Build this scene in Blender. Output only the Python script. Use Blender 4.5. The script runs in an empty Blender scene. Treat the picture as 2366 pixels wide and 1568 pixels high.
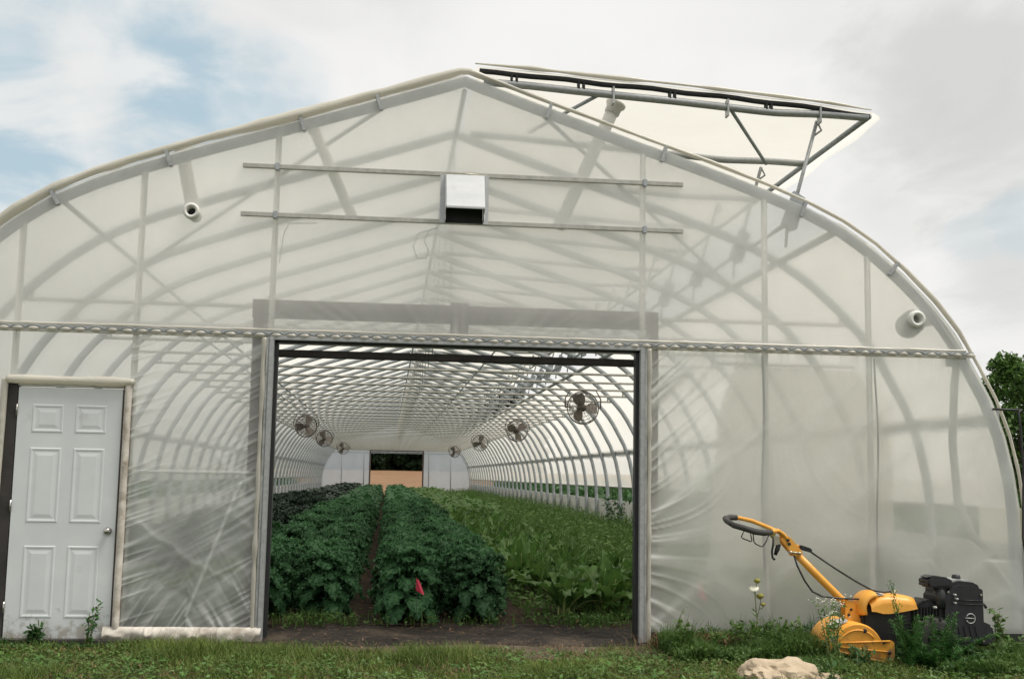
import bpy, bmesh, math, random
import numpy as np
from mathutils import Vector, Matrix
R = math.radians
rng = np.random.default_rng(7)
random.seed(7)
S = bpy.context.scene
COL = S.collection

# ------------------------------------------------------------------ camera
CAM_LOC = Vector((-0.555, -9.600, 1.337))
PITCH, YAW, ROLL = 0.1172, 0.1034, 0.0181
cd = bpy.data.cameras.new("camera")
cam = bpy.data.objects.new("camera", cd)
COL.objects.link(cam)
cd.sensor_width = 36.0
cd.lens = 2693.5 / 2365.0 * 36.0
cd.clip_end = 3000
_cy, _sy, _cp, _sp = math.cos(YAW), math.sin(YAW), math.cos(PITCH), math.sin(PITCH)
_fw = Vector((_sy * _cp, _cy * _cp, _sp))
_r = Vector((_cy, -_sy, 0))
_u = _r.cross(_fw)
_r2 = _r * math.cos(ROLL) + _u * math.sin(ROLL)
_u2 = _r2.cross(_fw)
m = Matrix((_r2, _u2, -_fw)).transposed().to_4x4()
m.translation = CAM_LOC
cam.matrix_world = m
S.camera = cam
def ray(u, v):
    "direction of the pixel (u, v) of a 2365 x 1568 picture: only used to aim the clouds in the world's sky"
    d = _fw + _r2 * ((u - 1182.5) / 2693.5) + _u2 * ((784 - v) / 2693.5)
    return d.normalized()

# ------------------------------------------------------------------ light
SUN_EL, SUN_AZ = R(64), R(112)         # azimuth clockwise from +y: high on the right, veiled by cloud
w = bpy.data.worlds.new("World"); S.world = w; w.use_nodes = True
def build_sky():
    nt = w.node_tree; nt.nodes.clear(); N = nt.nodes.new; L = nt.links.new
    out = N("ShaderNodeOutputWorld"); bg = N("ShaderNodeBackground"); bg.inputs[1].default_value = 0.1
    L(bg.outputs[0], out.inputs[0])
    sky = N("ShaderNodeTexSky"); sky.sky_type = 'NISHITA'; sky.sun_disc = False
    sky.sun_elevation = SUN_EL; sky.sun_rotation = SUN_AZ; sky.air_density = 1.0; sky.dust_density = 2.0
    tc = N("ShaderNodeTexCoord")
    def math_(op, a, b=None, c=None, clamp=False):
        n = N("ShaderNodeMath"); n.operation = op; n.use_clamp = clamp
        for i, x in enumerate((a, b, c)):
            if x is None: continue
            if isinstance(x, (int, float)): n.inputs[i].default_value = x
            else: L(x, n.inputs[i])
        return n.outputs[0]
    def smooth(x, a, b):
        n = N("ShaderNodeMapRange"); n.interpolation_type = 'SMOOTHSTEP'
        L(x, n.inputs[0]); n.inputs[1].default_value = a; n.inputs[2].default_value = b
        return n.outputs[0]
    sep = N("ShaderNodeSeparateXYZ"); L(tc.outputs["Generated"], sep.inputs[0])
    zz = math_('ADD', math_('MAXIMUM', sep.outputs[2], 0.0), 0.16)
    comb = N("ShaderNodeCombineXYZ")
    L(math_('DIVIDE', sep.outputs[0], zz), comb.inputs[0]); L(math_('DIVIDE', sep.outputs[1], zz), comb.inputs[1])
    def noise(scale, detail, rough=0.55, dist=0.0, off=(0, 0, 0), stretch=(1, 1, 1)):
        mp = N("ShaderNodeMapping"); L(comb.outputs[0], mp.inputs[0])
        mp.inputs[1].default_value = off; mp.inputs[3].default_value = stretch
        n = N("ShaderNodeTexNoise"); L(mp.outputs[0], n.inputs[0])
        n.inputs["Scale"].default_value = scale; n.inputs["Detail"].default_value = detail
        n.inputs["Roughness"].default_value = rough; n.inputs["Distortion"].default_value = dist
        return n.outputs[0]
    n1 = noise(2.2, 7, 0.55, 0.6, (3.1, 0.4, 0))
    n2 = noise(5.0, 6, 0.6, 0.3, (0.7, 5.2, 0), (1.0, 0.55, 1))
    n3 = noise(1.1, 4, 0.5, 0.2, (8.0, 2.0, 0))
    def patch(u, v, half, amp):
        d = ray(u, v)
        dn = N("ShaderNodeVectorMath"); dn.operation = 'DOT_PRODUCT'
        L(tc.outputs["Generated"], dn.inputs[0]); dn.inputs[1].default_value = d
        ang = math_('ARCCOSINE', math_('MINIMUM', dn.outputs["Value"], 1.0))
        ang = math_('ADD', ang, math_('MULTIPLY', math_('SUBTRACT', n2, 0.5), half * 1.5))
        return math_('MULTIPLY', smooth(ang, half, half * 0.25), amp)
    gap = None
    for p in [(400, 215, .11, 1.0), (540, 200, .08, .8), (20, 340, .08, 1.0), (20, 110, .09, .9), (200, 60, .06, .7), (250, 130, .06, .6), (640, 245, .06, .7), (330, 300, .07, .9),
              (2365, 520, .04, .4), (2250, 550, .03, .25), (-300, 260, .15, .8), (2700, 480, .1, .6)]:
        g = patch(*p); gap = g if gap is None else math_('MAXIMUM', gap, g)
    # thin veils cross the blue gaps; elsewhere the overcast is closed
    veil = smooth(n1, 0.44, 0.66)
    gap = math_('MULTIPLY', gap, math_('SUBTRACT', 1.0, math_('MULTIPLY', veil, 0.8)))
    gap = math_('MULTIPLY', gap, 1.0, None, True)
    grey = math_('MULTIPLY', smooth(n3, 0.42, 0.70), 0.85)
    dark = patch(2230, 215, .14, 0.8)
    dark2 = patch(2330, 640, .07, 0.6)
    dark3 = patch(2050, 470, .06, 0.35)
    wisp = math_('MULTIPLY', smooth(n2, 0.45, 0.75), 0.35)
    g = math_('ADD', math_('MAXIMUM', math_('MAXIMUM', math_('MULTIPLY', grey, 0.5), dark), math_('MAXIMUM', dark2, dark3)), math_('MULTIPLY', wisp, 0.45), None, True)
    mixc = N("ShaderNodeMix"); mixc.data_type = 'RGBA'
    L(g, mixc.inputs[0]); mixc.inputs[6].default_value = (6.95, 6.9, 6.78, 1); mixc.inputs[7].default_value = (4.75, 4.8, 4.65, 1)
    blue = N("ShaderNodeMix"); blue.data_type = 'RGBA'; blue.inputs[0].default_value = 0.86
    L(sky.outputs[0], blue.inputs[6]); blue.inputs[7].default_value = (3.75, 4.85, 5.4, 1)      # thin high cloud in front of the blue
    mix = N("ShaderNodeMix"); mix.data_type = 'RGBA'
    L(gap, mix.inputs[0]); L(mixc.outputs[2], mix.inputs[6]); L(blue.outputs[2], mix.inputs[7])
    L(mix.outputs[2], bg.inputs[0])
build_sky()
sd = bpy.data.lights.new("sun", 'SUN'); sun = bpy.data.objects.new("sun", sd); COL.objects.link(sun)
sd.energy = 2.6; sd.angle = R(24); sd.color = (1.0, 0.95, 0.86)
_sv = Vector((math.sin(SUN_AZ) * math.cos(SUN_EL), math.cos(SUN_AZ) * math.cos(SUN_EL), math.sin(SUN_EL)))
sun.rotation_euler = _sv.to_track_quat('Z', 'Y').to_euler()
sun.location = (0, 0, 30)
S.view_settings.view_transform = 'Standard'; S.view_settings.look = 'None'
S.view_settings.exposure = 0.40; S.view_settings.gamma = 1.0
S.cycles.max_bounces = 8; S.cycles.diffuse_bounces = 5; S.cycles.transparent_max_bounces = 24
S.cycles.caustics_reflective = False; S.cycles.caustics_refractive = True
S.cycles.sample_clamp_indirect = 6.0

# ------------------------------------------------------------------ materials
def node_mat(name):
    m = bpy.data.materials.new(name); m.use_nodes = True
    nt = m.node_tree; nt.nodes.clear()
    out = nt.nodes.new("ShaderNodeOutputMaterial")
    return m, nt, nt.nodes.new, nt.links.new, out
def tex(nt, scale, detail=4, rough=0.55, space="Object", stretch=None):
    tc = nt.nodes.new("ShaderNodeTexCoord"); n = nt.nodes.new("ShaderNodeTexNoise")
    if stretch:
        mp = nt.nodes.new("ShaderNodeMapping"); mp.inputs[3].default_value = stretch
        nt.links.new(tc.outputs[space], mp.inputs[0]); nt.links.new(mp.outputs[0], n.inputs[0])
    else:
        nt.links.new(tc.outputs[space], n.inputs[0])
    n.inputs["Scale"].default_value = scale; n.inputs["Detail"].default_value = detail; n.inputs["Roughness"].default_value = rough
    return n.outputs[0]
def ramp(nt, fac, stops):
    r = nt.nodes.new("ShaderNodeValToRGB"); el = r.color_ramp.elements
    while len(el) < len(stops): el.new(0.5)
    for e, (p, c) in zip(el, stops): e.position = p; e.color = (*c, 1) if len(c) == 3 else c
    nt.links.new(fac, r.inputs[0]); return r.outputs[0]
def plain(name, c1, c2=None, rough=0.6, metal=0.0, scale=12, lo=.35, hi=.68, bump=0.0, bscale=80, spec=0.5, stretch=None, dirt=None):
    m, nt, N, L, out = node_mat(name)
    p = N("ShaderNodeBsdfPrincipled"); L(p.outputs[0], out.inputs[0])
    p.inputs["Roughness"].default_value = rough; p.inputs["Metallic"].default_value = metal
    p.inputs["Specular IOR Level"].default_value = spec
    c2 = c2 or tuple(x * .75 for x in c1)
    col = ramp(nt, tex(nt, scale, 6, .6, stretch=stretch), [(lo, c1), (hi, c2)])
    if dirt:
        mx = N("ShaderNodeMix"); mx.data_type = 'RGBA'
        f = ramp(nt, tex(nt, dirt[1], 8, .7), [(dirt[2], (0, 0, 0)), (dirt[3], (1, 1, 1))])
        L(f, mx.inputs[0]); L(col, mx.inputs[6]); mx.inputs[7].default_value = (*dirt[0], 1); col = mx.outputs[2]
    L(col, p.inputs["Base Color"])
    rr = N("ShaderNodeMapRange"); L(tex(nt, scale * 2.3, 5), rr.inputs[0])
    rr.inputs[3].default_value = max(0.03, rough - .15); rr.inputs[4].default_value = min(1, rough + .15)
    L(rr.outputs[0], p.inputs["Roughness"])
    if bump:
        b = N("ShaderNodeBump"); b.inputs["Strength"].default_value = bump; b.inputs["Distance"].default_value = 0.01
        L(tex(nt, bscale, 6, .65), b.inputs["Height"]); L(b.outputs[0], p.inputs["Normal"])
    return m
def film(name, clear, body, trans=0.55, gloss=0.06, grazing=0.35, dirt=0.25, attr=False, blur=0.0):
    """greenhouse plastic: part of the light passes straight, the rest is scattered to both sides"""
    m, nt, N, L, out = node_mat(name)
    tr = N("ShaderNodeBsdfTransparent"); tr.inputs[0].default_value = (0.97, 0.97, 0.95, 1)
    d = N("ShaderNodeBsdfDiffuse"); t = N("ShaderNodeBsdfTranslucent")
    f1 = tex(nt, 1.3, 6, .6); colr = ramp(nt, f1, [(.3, body), (.75, tuple(x * (1 - .12 * dirt / .25) for x in body))])
    L(colr, d.inputs[0]); L(colr, t.inputs[0])
    m1 = N("ShaderNodeMixShader"); m1.inputs[0].default_value = trans; L(d.outputs[0], m1.inputs[1]); L(t.outputs[0], m1.inputs[2])
    g = N("ShaderNodeBsdfGlossy"); g.inputs[1].default_value = 0.28; g.inputs[0].default_value = (.9, .9, .9, 1)
    m2 = N("ShaderNodeMixShader"); m2.inputs[0].default_value = gloss; L(m1.outputs[0], m2.inputs[1]); L(g.outputs[0], m2.inputs[2])
    # opacity: base, more at a grazing view, cloudy dirt, doubled film along the creases
    lw = N("ShaderNodeLayerWeight"); lw.inputs[0].default_value = 0.35
    a = N("ShaderNodeMath"); a.operation = 'MULTIPLY_ADD'; L(lw.outputs["Facing"], a.inputs[0]); a.inputs[1].default_value = grazing; a.inputs[2].default_value = 1 - clear
    b = N("ShaderNodeMath"); b.operation = 'MULTIPLY_ADD'
    n = N("ShaderNodeMath"); n.operation = 'SUBTRACT'; L(tex(nt, 2.6, 8, .68, stretch=(1, 1, .45)), n.inputs[0]); n.inputs[1].default_value = 0.5
    L(n.outputs[0], b.inputs[0]); b.inputs[1].default_value = dirt; L(a.outputs[0], b.inputs[2])
    op = b.outputs[0]
    if attr:
        at = N("ShaderNodeAttribute"); at.attribute_name = "crease"
        c = N("ShaderNodeMath"); c.operation = 'ADD'; L(op, c.inputs[0]); L(at.outputs["Fac"], c.inputs[1]); op = c.outputs[0]
    cl = N("ShaderNodeClamp"); L(op, cl.inputs[0]); cl.inputs[1].default_value = .04; cl.inputs[2].default_value = .97
    clear_out = tr.outputs[0]
    if blur:                                                     # haze: what passes is scattered by a degree or two
        rf = N("ShaderNodeBsdfRefraction"); rf.inputs["Roughness"].default_value = 1.0; rf.inputs["IOR"].default_value = 1.022; rf.inputs[0].default_value = (.97, .97, .95, 1)
        mb_ = N("ShaderNodeMixShader"); mb_.inputs[0].default_value = blur; L(tr.outputs[0], mb_.inputs[1]); L(rf.outputs[0], mb_.inputs[2]); clear_out = mb_.outputs[0]
    bp = N("ShaderNodeBump"); bp.inputs["Strength"].default_value = .35; bp.inputs["Distance"].default_value = .004
    L(tex(nt, 22, 5, .6), bp.inputs["Height"])
    for q in (d, t, g): L(bp.outputs[0], q.inputs["Normal"])
    m3 = N("ShaderNodeMixShader"); L(cl.outputs[0], m3.inputs[0]); L(clear_out, m3.inputs[1]); L(m2.outputs[0], m3.inputs[2])
    L(m3.outputs[0], out.inputs[0])
    return m
def leafy(name, c1, c2, c3=None, scale=9, trans=.3, rough=.5, spec=.3, rnd=.35, space="Object"):
    m, nt, N, L, out = node_mat(name)
    stops = [(.3, c1), (.6, c2)] + ([(.78, c3)] if c3 else [])
    col = ramp(nt, tex(nt, scale, 5, .65, space), stops)
    oi = N("ShaderNodeObjectInfo"); mr = N("ShaderNodeMapRange"); L(oi.outputs["Random"], mr.inputs[0])
    mr.inputs[3].default_value = 1 - rnd; mr.inputs[4].default_value = 1 + rnd
    hs = N("ShaderNodeHueSaturation"); L(col, hs.inputs["Color"]); L(mr.outputs[0], hs.inputs["Value"])
    p = N("ShaderNodeBsdfPrincipled"); L(hs.outputs[0], p.inputs["Base Color"]); p.inputs["Roughness"].default_value = rough
    p.inputs["Specular IOR Level"].default_value = spec
    t = N("ShaderNodeBsdfTranslucent"); L(hs.outputs[0], t.inputs[0])
    mx = N("ShaderNodeMixShader"); mx.inputs[0].default_value = trans; L(p.outputs[0], mx.inputs[1]); L(t.outputs[0], mx.inputs[2])
    L(mx.outputs[0], out.inputs[0]); return m
M = {}
M['film_upper'] = film("film_upper", .34, (.92, .92, .885), .52, .05, .25, .24, True, .65)
M['film_right'] = film("film_right", .46, (.90, .91, .87), .48, .05, .28, .22, True, .65)
M['film_lower'] = film("film_lower", .64, (.90, .93, .91), .45, .10, .25, .24, True, .45)
M['film_roof'] = film("film_roof", .46, (.94, .915, .85), .70, .05, .30, .14)
M['film_vent'] = film("film_vent", .24, (.83, .81, .75), .60, .04, .2, .1)
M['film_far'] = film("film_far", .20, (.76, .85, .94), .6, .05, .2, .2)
M['film_sheet'] = film("film_sheet", .25, (.88, .84, .74), .55, .04, .2, .12)
M['film_roll'] = film("film_roll", .12, (.80, .77, .69), .45, .06, .2, .3)
M['film_dirty'] = plain("film_dirty", (.64, .60, .54), (.46, .41, .35), .55, scale=9, bump=.5, bscale=18, dirt=((.25, .20, .15), 6, .52, .72))
M['galv'] = plain("galv", (.44, .45, .45), (.33, .34, .35), .5, .35, scale=30, bump=.08)
M['hoop'] = plain("hoop", (.44, .475, .50), (.33, .355, .375), .55, .15, scale=8)
M['post'] = plain("post", (.68, .67, .63), (.56, .55, .52), .5, .0, scale=8)
M['alu'] = plain("alu", (.52, .51, .47), (.40, .39, .35), .5, .25, scale=20)
M['hood'] = plain("hood", (.58, .59, .60), (.50, .52, .54), .40, .12, scale=5, stretch=(.4, .4, 2.5), dirt=((.45, .46, .47), 14, .55, .8))
M['dark'] = plain("dark", (.016, .017, .018), (.03, .03, .03), .7)
M['rubber'] = plain("rubber", (.012, .014, .016), (.022, .022, .024), .5)
M['wood'] = plain("wood", (.13, .10, .095), (.085, .065, .06), .8, scale=6, stretch=(1, 1, .15), bump=.3)
M['board_dark'] = plain("board_dark", (.055, .048, .045), (.03, .027, .026), .8, scale=6)
M['door'] = plain("door", (.72, .74, .75), (.65, .68, .69), .42, scale=3, bump=.03, dirt=((.50, .50, .47), 5, .60, .85))
def grime(m, col, z0, z1, amount=.8, scale=14):
    "mud splashed up from the ground, broken up by noise"
    nt = m.node_tree; N = nt.nodes.new; L = nt.links.new; p = next(n for n in nt.nodes if n.type == 'BSDF_PRINCIPLED'); src = p.inputs["Base Color"].links[0].from_socket
    ge = N("ShaderNodeNewGeometry"); sp = N("ShaderNodeSeparateXYZ"); L(ge.outputs["Position"], sp.inputs[0])
    mr = N("ShaderNodeMapRange"); L(sp.outputs[2], mr.inputs[0]); mr.inputs[1].default_value = z0; mr.inputs[2].default_value = z1; mr.inputs[3].default_value = .26; mr.inputs[4].default_value = -.22
    ad = N("ShaderNodeMath"); ad.operation = 'ADD'; L(mr.outputs[0], ad.inputs[0]); L(tex(nt, scale, 9, .72), ad.inputs[1])
    f = ramp(nt, ad.outputs[0], [(.58, (0, 0, 0)), (.74, (amount,) * 3)])
    mx = N("ShaderNodeMix"); mx.data_type = 'RGBA'; L(f, mx.inputs[0]); L(src, mx.inputs[6]); mx.inputs[7].default_value = (*col, 1); L(mx.outputs[2], p.inputs["Base Color"])
grime(M['door'], (.30, .26, .20), .0, .45, .7)
M['knob'] = plain("knob", (.55, .53, .5), (.4, .38, .35), .25, .9)
M['white_pipe'] = plain("white_pipe", (.78, .77, .74), (.70, .69, .65), .45)
M['ring_pipe'] = plain("ring_pipe", (.66, .65, .60), (.56, .55, .5), .5)
M['fan'] = plain("fan", (.16, .135, .11), (.09, .08, .07), .6, .2)
M['fan_blade'] = plain("fan_blade", (.24, .21, .18), (.15, .13, .115), .55, .2)
M['white_board'] = plain("white_board", (.70, .70, .68), (.58, .58, .55), .6)
M['cable'] = plain("cable", (.015, .015, .016), (.025, .025, .025), .5)
M['yellow'] = plain("yellow", (.82, .40, .060), (.74, .33, .045), .42, scale=7, bump=.05, bscale=150, dirt=((.34, .16, .04), 16, .60, .80))
grime(M['yellow'], (.20, .13, .07), -.02, .40, .75, 22)
M['black_paint'] = plain("black_paint", (.012, .013, .015), (.025, .025, .026), .45, scale=20, bump=.15)
M['black_plastic'] = plain("black_plastic", (.011, .012, .015), (.022, .022, .025), .55, scale=20, dirt=((.09, .08, .07), 9, .62, .85))
M['grip'] = plain("grip", (.035, .034, .033), (.055, .053, .05), .75, bump=.2)
M['tyre'] = plain("tyre", (.02, .02, .019), (.05, .045, .04), .85, bump=.4)
M['zinc'] = plain("zinc", (.55, .52, .42), (.38, .35, .27), .4, .7)
M['sticker'] = plain("sticker", (.62, .62, .60), (.30, .30, .30), .4, scale=26, lo=.42, hi=.58)
M['pale_metal'] = plain("pale_metal", (.50, .51, .50), (.30, .31, .31), .45, .3)
M['rock'] = plain("rock", (.52, .42, .30), (.36, .28, .19), .9, scale=5, bump=1.0, bscale=22, dirt=((.22, .18, .13), 9, .58, .78))
M['pink'] = plain("pink", (.80, .07, .13), (.70, .05, .10), .5)
M['petal'] = plain("petal", (.78, .77, .68), (.66, .65, .52), .7)
M['seed'] = plain("seed", (.26, .25, .05), (.18, .17, .04), .8)
M['bark'] = plain("bark", (.09, .07, .05), (.05, .04, .03), .9, bump=.5)
M['stem'] = plain("stem", (.12, .17, .05), (.17, .16, .06), .7)
M['dry'] = plain("dry", (.24, .15, .075), (.13, .075, .04), .9, scale=18)
M['kale'] = leafy("kale", (.040, .115, .050), (.070, .180, .068), (.125, .245, .105), 22, .30, .6, .35, .22)
M['kale_dark'] = leafy("kale_dark", (.012, .032, .018), (.020, .046, .024), (.032, .055, .034), 14, .15, .5, .35, .25)
M['chard'] = leafy("chard", (.060, .145, .034), (.112, .210, .048), (.21, .28, .09), 6, .35, .42, .4, .25)
M['rib'] = plain("rib", (.36, .40, .15), (.26, .32, .11), .6)
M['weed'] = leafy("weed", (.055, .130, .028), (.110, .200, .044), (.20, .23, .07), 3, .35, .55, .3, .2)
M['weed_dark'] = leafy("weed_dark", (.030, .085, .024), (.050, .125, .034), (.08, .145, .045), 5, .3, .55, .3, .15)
M['fern'] = leafy("fern", (.040, .135, .028), (.065, .19, .038), (.10, .22, .05), 8, .35, .5, .3, .1)
M['lawn'] = leafy("lawn", (.070, .115, .024), (.140, .195, .042), (.27, .24, .085), 2.2, .3, .6, .25, 0)
M['clover'] = leafy("clover", (.055, .105, .026), (.105, .170, .040), (.17, .21, .06), 3.0, .3, .6, .3, 0)
M['tree'] = leafy("tree", (.060, .120, .030), (.095, .175, .042), (.14, .22, .06), 1.2, .3, .6, .3, .12)
M['tree_far'] = leafy("tree_far", (.016, .034, .016), (.028, .055, .022), None, .8, .2, .7, .2, .2)

def ground_mat(name, stops, scale, bump, bscale, stops2=None, rough=.95):
    m, nt, N, L, out = node_mat(name)
    p = N("ShaderNodeBsdfPrincipled"); L(p.outputs[0], out.inputs[0]); p.inputs["Roughness"].default_value = rough; p.inputs["Specular IOR Level"].default_value = .15
    c = ramp(nt, tex(nt, scale, 10, .68), stops)
    if stops2:
        mx = N("ShaderNodeMix"); mx.data_type = 'RGBA'; mx.blend_type = 'MULTIPLY'; mx.inputs[0].default_value = 1
        L(c, mx.inputs[6]); L(ramp(nt, tex(nt, scale * 14, 8, .7), stops2), mx.inputs[7]); c = mx.outputs[2]
    L(c, p.inputs["Base Color"])
    b = N("ShaderNodeBump"); b.inputs["Strength"].default_value = bump; b.inputs["Distance"].default_value = .03
    L(tex(nt, bscale, 8, .7), b.inputs["Height"]); L(b.outputs[0], p.inputs["Normal"])
    return m
VAR = [(.3, (.55, .55, .55)), (.7, (1.25, 1.25, 1.25))]
M['ground'] = ground_mat("ground", [(.34, (.030, .040, .014)), (.5, (.062, .080, .024)), (.66, (.095, .085, .040))], .9, .8, 40, VAR)
M['soil'] = ground_mat("soil", [(.3, (.040, .028, .020)), (.6, (.070, .050, .036)), (.8, (.10, .075, .054))], 1.6, .9, 24, VAR)
M['path'] = ground_mat("path", [(.3, (.075, .058, .042)), (.55, (.12, .095, .068)), (.75, (.17, .14, .10))], 2.5, .8, 30, VAR)
M['field'] = ground_mat("field", [(.35, (.21, .12, .065)), (.65, (.27, .165, .095))], .25, .5, 5, VAR)
M['fabric'] = ground_mat("fabric", [(.36, (.016, .014, .013)), (.52, (.034, .027, .022)), (.64, (.085, .065, .046)), (.74, (.14, .11, .08))], 1.7, .9, 40, VAR, .6)

# ------------------------------------------------------------------ mesh helpers
class MB:
    def __init__(s): s.v = []; s.f = []; s.n = 0
    def add(s, v, f):
        s.v.extend([tuple(map(float, p)) for p in v]); s.f.extend([tuple(int(i) + s.n for i in q) for q in f]); s.n += len(v); return s
    def box(s, x0, x1, y0, y1, z0, z1):
        v = [(x, y, z) for z in (z0, z1) for y in (y0, y1) for x in (x0, x1)]
        return s.add(v, [(0, 2, 3, 1), (4, 5, 7, 6), (0, 1, 5, 4), (2, 6, 7, 3), (0, 4, 6, 2), (1, 3, 7, 5)])
    def obox(s, c, ax, ay, az):
        "box with centre c and half-axis vectors"
        c, ax, ay, az = map(np.array, (c, ax, ay, az))
        v = [c + i * ax + j * ay + k * az for k in (-1, 1) for j in (-1, 1) for i in (-1, 1)]
        return s.add(v, [(0, 2, 3, 1), (4, 5, 7, 6), (0, 1, 5, 4), (2, 6, 7, 3), (0, 4, 6, 2), (1, 3, 7, 5)])
    def tube(s, pts, r, n=8, cap=True, ry=None, up=None):
        P = np.array(pts, float); k = len(P)
        rr = np.full(k, r) if np.isscalar(r) else np.array(r, float)
        T = np.gradient(P, axis=0) if k > 2 else np.repeat((P[1:] - P[:1]), 2, 0)
        T /= np.linalg.norm(T, axis=1)[:, None] + 1e-12
        ref = np.array(up if up is not None else ((0, 0, 1) if abs(T[0][2]) < .9 else (0, 1, 0)), float)
        V = []; prev = None
        for i in range(k):
            a = ref - T[i] * (ref @ T[i]) if prev is None else prev - T[i] * (prev @ T[i])
            if np.linalg.norm(a) < 1e-6: a = np.cross(T[i], (1, .3, .2))
            a /= np.linalg.norm(a); b = np.cross(T[i], a); prev = a
            for j in range(n):
                t = 2 * math.pi * j / n
                V.append(P[i] + a * math.cos(t) * rr[i] + b * math.sin(t) * (rr[i] if ry is None else ry))
        F = [(i * n + j, i * n + (j + 1) % n, (i + 1) * n + (j + 1) % n, (i + 1) * n + j) for i in range(k - 1) for j in range(n)]
        if cap: F += [tuple(range(n - 1, -1, -1)), tuple(range((k - 1) * n, k * n))]
        return s.add(V, F)
    def lathe(s, prof, c, axis, n=20):
        "prof: (radius, distance along axis)"
        ax = np.array(axis, float); ax /= np.linalg.norm(ax); c = np.array(c, float)
        a = np.cross(ax, (0, 0, 1) if abs(ax[2]) < .9 else (1, 0, 0)); a /= np.linalg.norm(a); b = np.cross(ax, a)
        V = [c + ax * h + (a * math.cos(2 * math.pi * j / n) + b * math.sin(2 * math.pi * j / n)) * r for r, h in prof for j in range(n)]
        k = len(prof)
        return s.add(V, [(i * n + j, i * n + (j + 1) % n, (i + 1) * n + (j + 1) % n, (i + 1) * n + j) for i in range(k - 1) for j in range(n)])
    def prism(s, poly, y0, y1, ins0=0):
        "polygon of (x, z) pulled from y0 to y1"
        n = len(poly)
        V = [(x, y0, z) for x, z in poly] + [(x, y1, z) for x, z in poly]
        return s.add(V, [tuple(range(n)), tuple(range(2 * n - 1, n - 1, -1))] + [(i, i + n, (i + 1) % n + n, (i + 1) % n) for i in range(n)])
    def build(s, name, mat, parent=None, smooth=False, bevel=0, loc=None):
        me = bpy.data.meshes.new(name); me.from_pydata(s.v, [], s.f); me.validate()
        o = bpy.data.objects.new(name, me); COL.objects.link(o); me.materials.append(mat)
        bm = bmesh.new(); bm.from_mesh(me)
        if bevel:
            ed = [e for e in bm.edges if len(e.link_faces) == 2 and e.calc_face_angle(0) > .6]
            bmesh.ops.bevel(bm, geom=ed, offset=bevel, segments=2, affect='EDGES', clamp_overlap=True)
        bmesh.ops.recalc_face_normals(bm, faces=bm.faces); bm.to_mesh(me); bm.free()
        if smooth: me.shade_smooth()
        elif bevel: me.shade_smooth(); me.set_sharp_from_angle(angle=R(40))
        if parent: o.parent = parent
        if loc: o.location = loc
        return o
def np_mesh(name, V, F, mat, parent=None, attr=None, smooth=False):
    "fast mesh from numpy arrays; F is (n, k) of one polygon size"
    me = bpy.data.meshes.new(name); V = np.asarray(V, np.float32); F = np.asarray(F, np.int32); k = F.shape[1]
    me.vertices.add(len(V)); me.vertices.foreach_set("co", V.ravel())
    me.loops.add(F.size); me.loops.foreach_set("vertex_index", F.ravel())
    me.polygons.add(len(F)); me.polygons.foreach_set("loop_start", np.arange(0, F.size, k, dtype=np.int32))
    me.update(calc_edges=True)
    if attr is not None:
        a = me.attributes.new("crease", 'FLOAT', 'POINT'); a.data.foreach_set("value", np.asarray(attr, np.float32).ravel())
    if smooth: me.shade_smooth()
    if mat: me.materials.append(mat)
    o = bpy.data.objects.new(name, me); COL.objects.link(o)
    if parent: o.parent = parent
    return o
def tag(o, label=None, cat=None, group=None, kind=None):
    if label: o['label'] = label
    if cat: o['category'] = cat
    if group: o['group'] = group
    if kind: o['kind'] = kind
    return o
def empty(name, loc=(0, 0, 0), rz=0, label=None, cat=None, group=None):
    o = bpy.data.objects.new(name, None); COL.objects.link(o); o.location = loc; o.rotation_euler = (0, 0, rz)
    o.empty_display_size = .1
    return tag(o, label, cat, group)
def clone(o, parent=None):
    c = o.copy(); COL.objects.link(c); c.parent = parent
    for ch in list(o.children): clone(ch, c)
    return c
def vnoise(x, y, seed=0):
    "smooth value noise of two arrays, 0..1"
    x = np.asarray(x, float); y = np.asarray(y, float)
    xi = np.floor(x).astype(np.int64); yi = np.floor(y).astype(np.int64); fx = x - xi; fy = y - yi
    fx = fx * fx * (3 - 2 * fx); fy = fy * fy * (3 - 2 * fy)
    def h(a, b):
        n = (a * 374761393 + b * 668265263 + seed * 974711) & 0x7fffffff
        n = ((n ^ (n >> 13)) * 1274126177) & 0x7fffffff
        return ((n ^ (n >> 16)) & 0xffff) / 65535.0
    return (h(xi, yi) * (1 - fx) + h(xi + 1, yi) * fx) * (1 - fy) + (h(xi, yi + 1) * (1 - fx) + h(xi + 1, yi + 1) * fx) * fy
def fbm(x, y, seed=0, o=4):
    return sum(vnoise(x * 2 ** i, y * 2 ** i, seed + i) * .5 ** (i + 1) for i in range(o))

# ------------------------------------------------------------------ setting: ground sheets
def sheet(name, x0, x1, y0, y1, nx, ny, mat, hfun=None, z=0.0):
    X, Y = np.meshgrid(np.linspace(x0, x1, nx), np.linspace(y0, y1, ny)); Z = np.full_like(X, z)
    if hfun is not None: Z = Z + hfun(X, Y)
    V = np.stack([X, Y, Z], -1).reshape(-1, 3); i = np.arange(nx * ny).reshape(ny, nx)
    F = np.stack([i[:-1, :-1], i[:-1, 1:], i[1:, 1:], i[1:, :-1]], -1).reshape(-1, 4)
    o = np_mesh(name, V, F, mat, smooth=True); o['kind'] = 'structure'; return o
sheet("ground", -900, 900, -300, 1500, 40, 40, M['ground'], None, -.03)
NB, SP = 43, 1.56                       # bays and hoop spacing
LEN = NB * SP
sheet("soil", -4.8, 4.8, .9, LEN - .05, 60, 420, M['soil'], lambda X, Y: (.07 * (fbm(X * 2.2, Y * 2.2, 3) - .45) + .03 * np.cos(X * 2 * math.pi / 1.12) + .03) * np.clip((Y - 1.0) / .5, 0, 1), .03)
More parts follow.
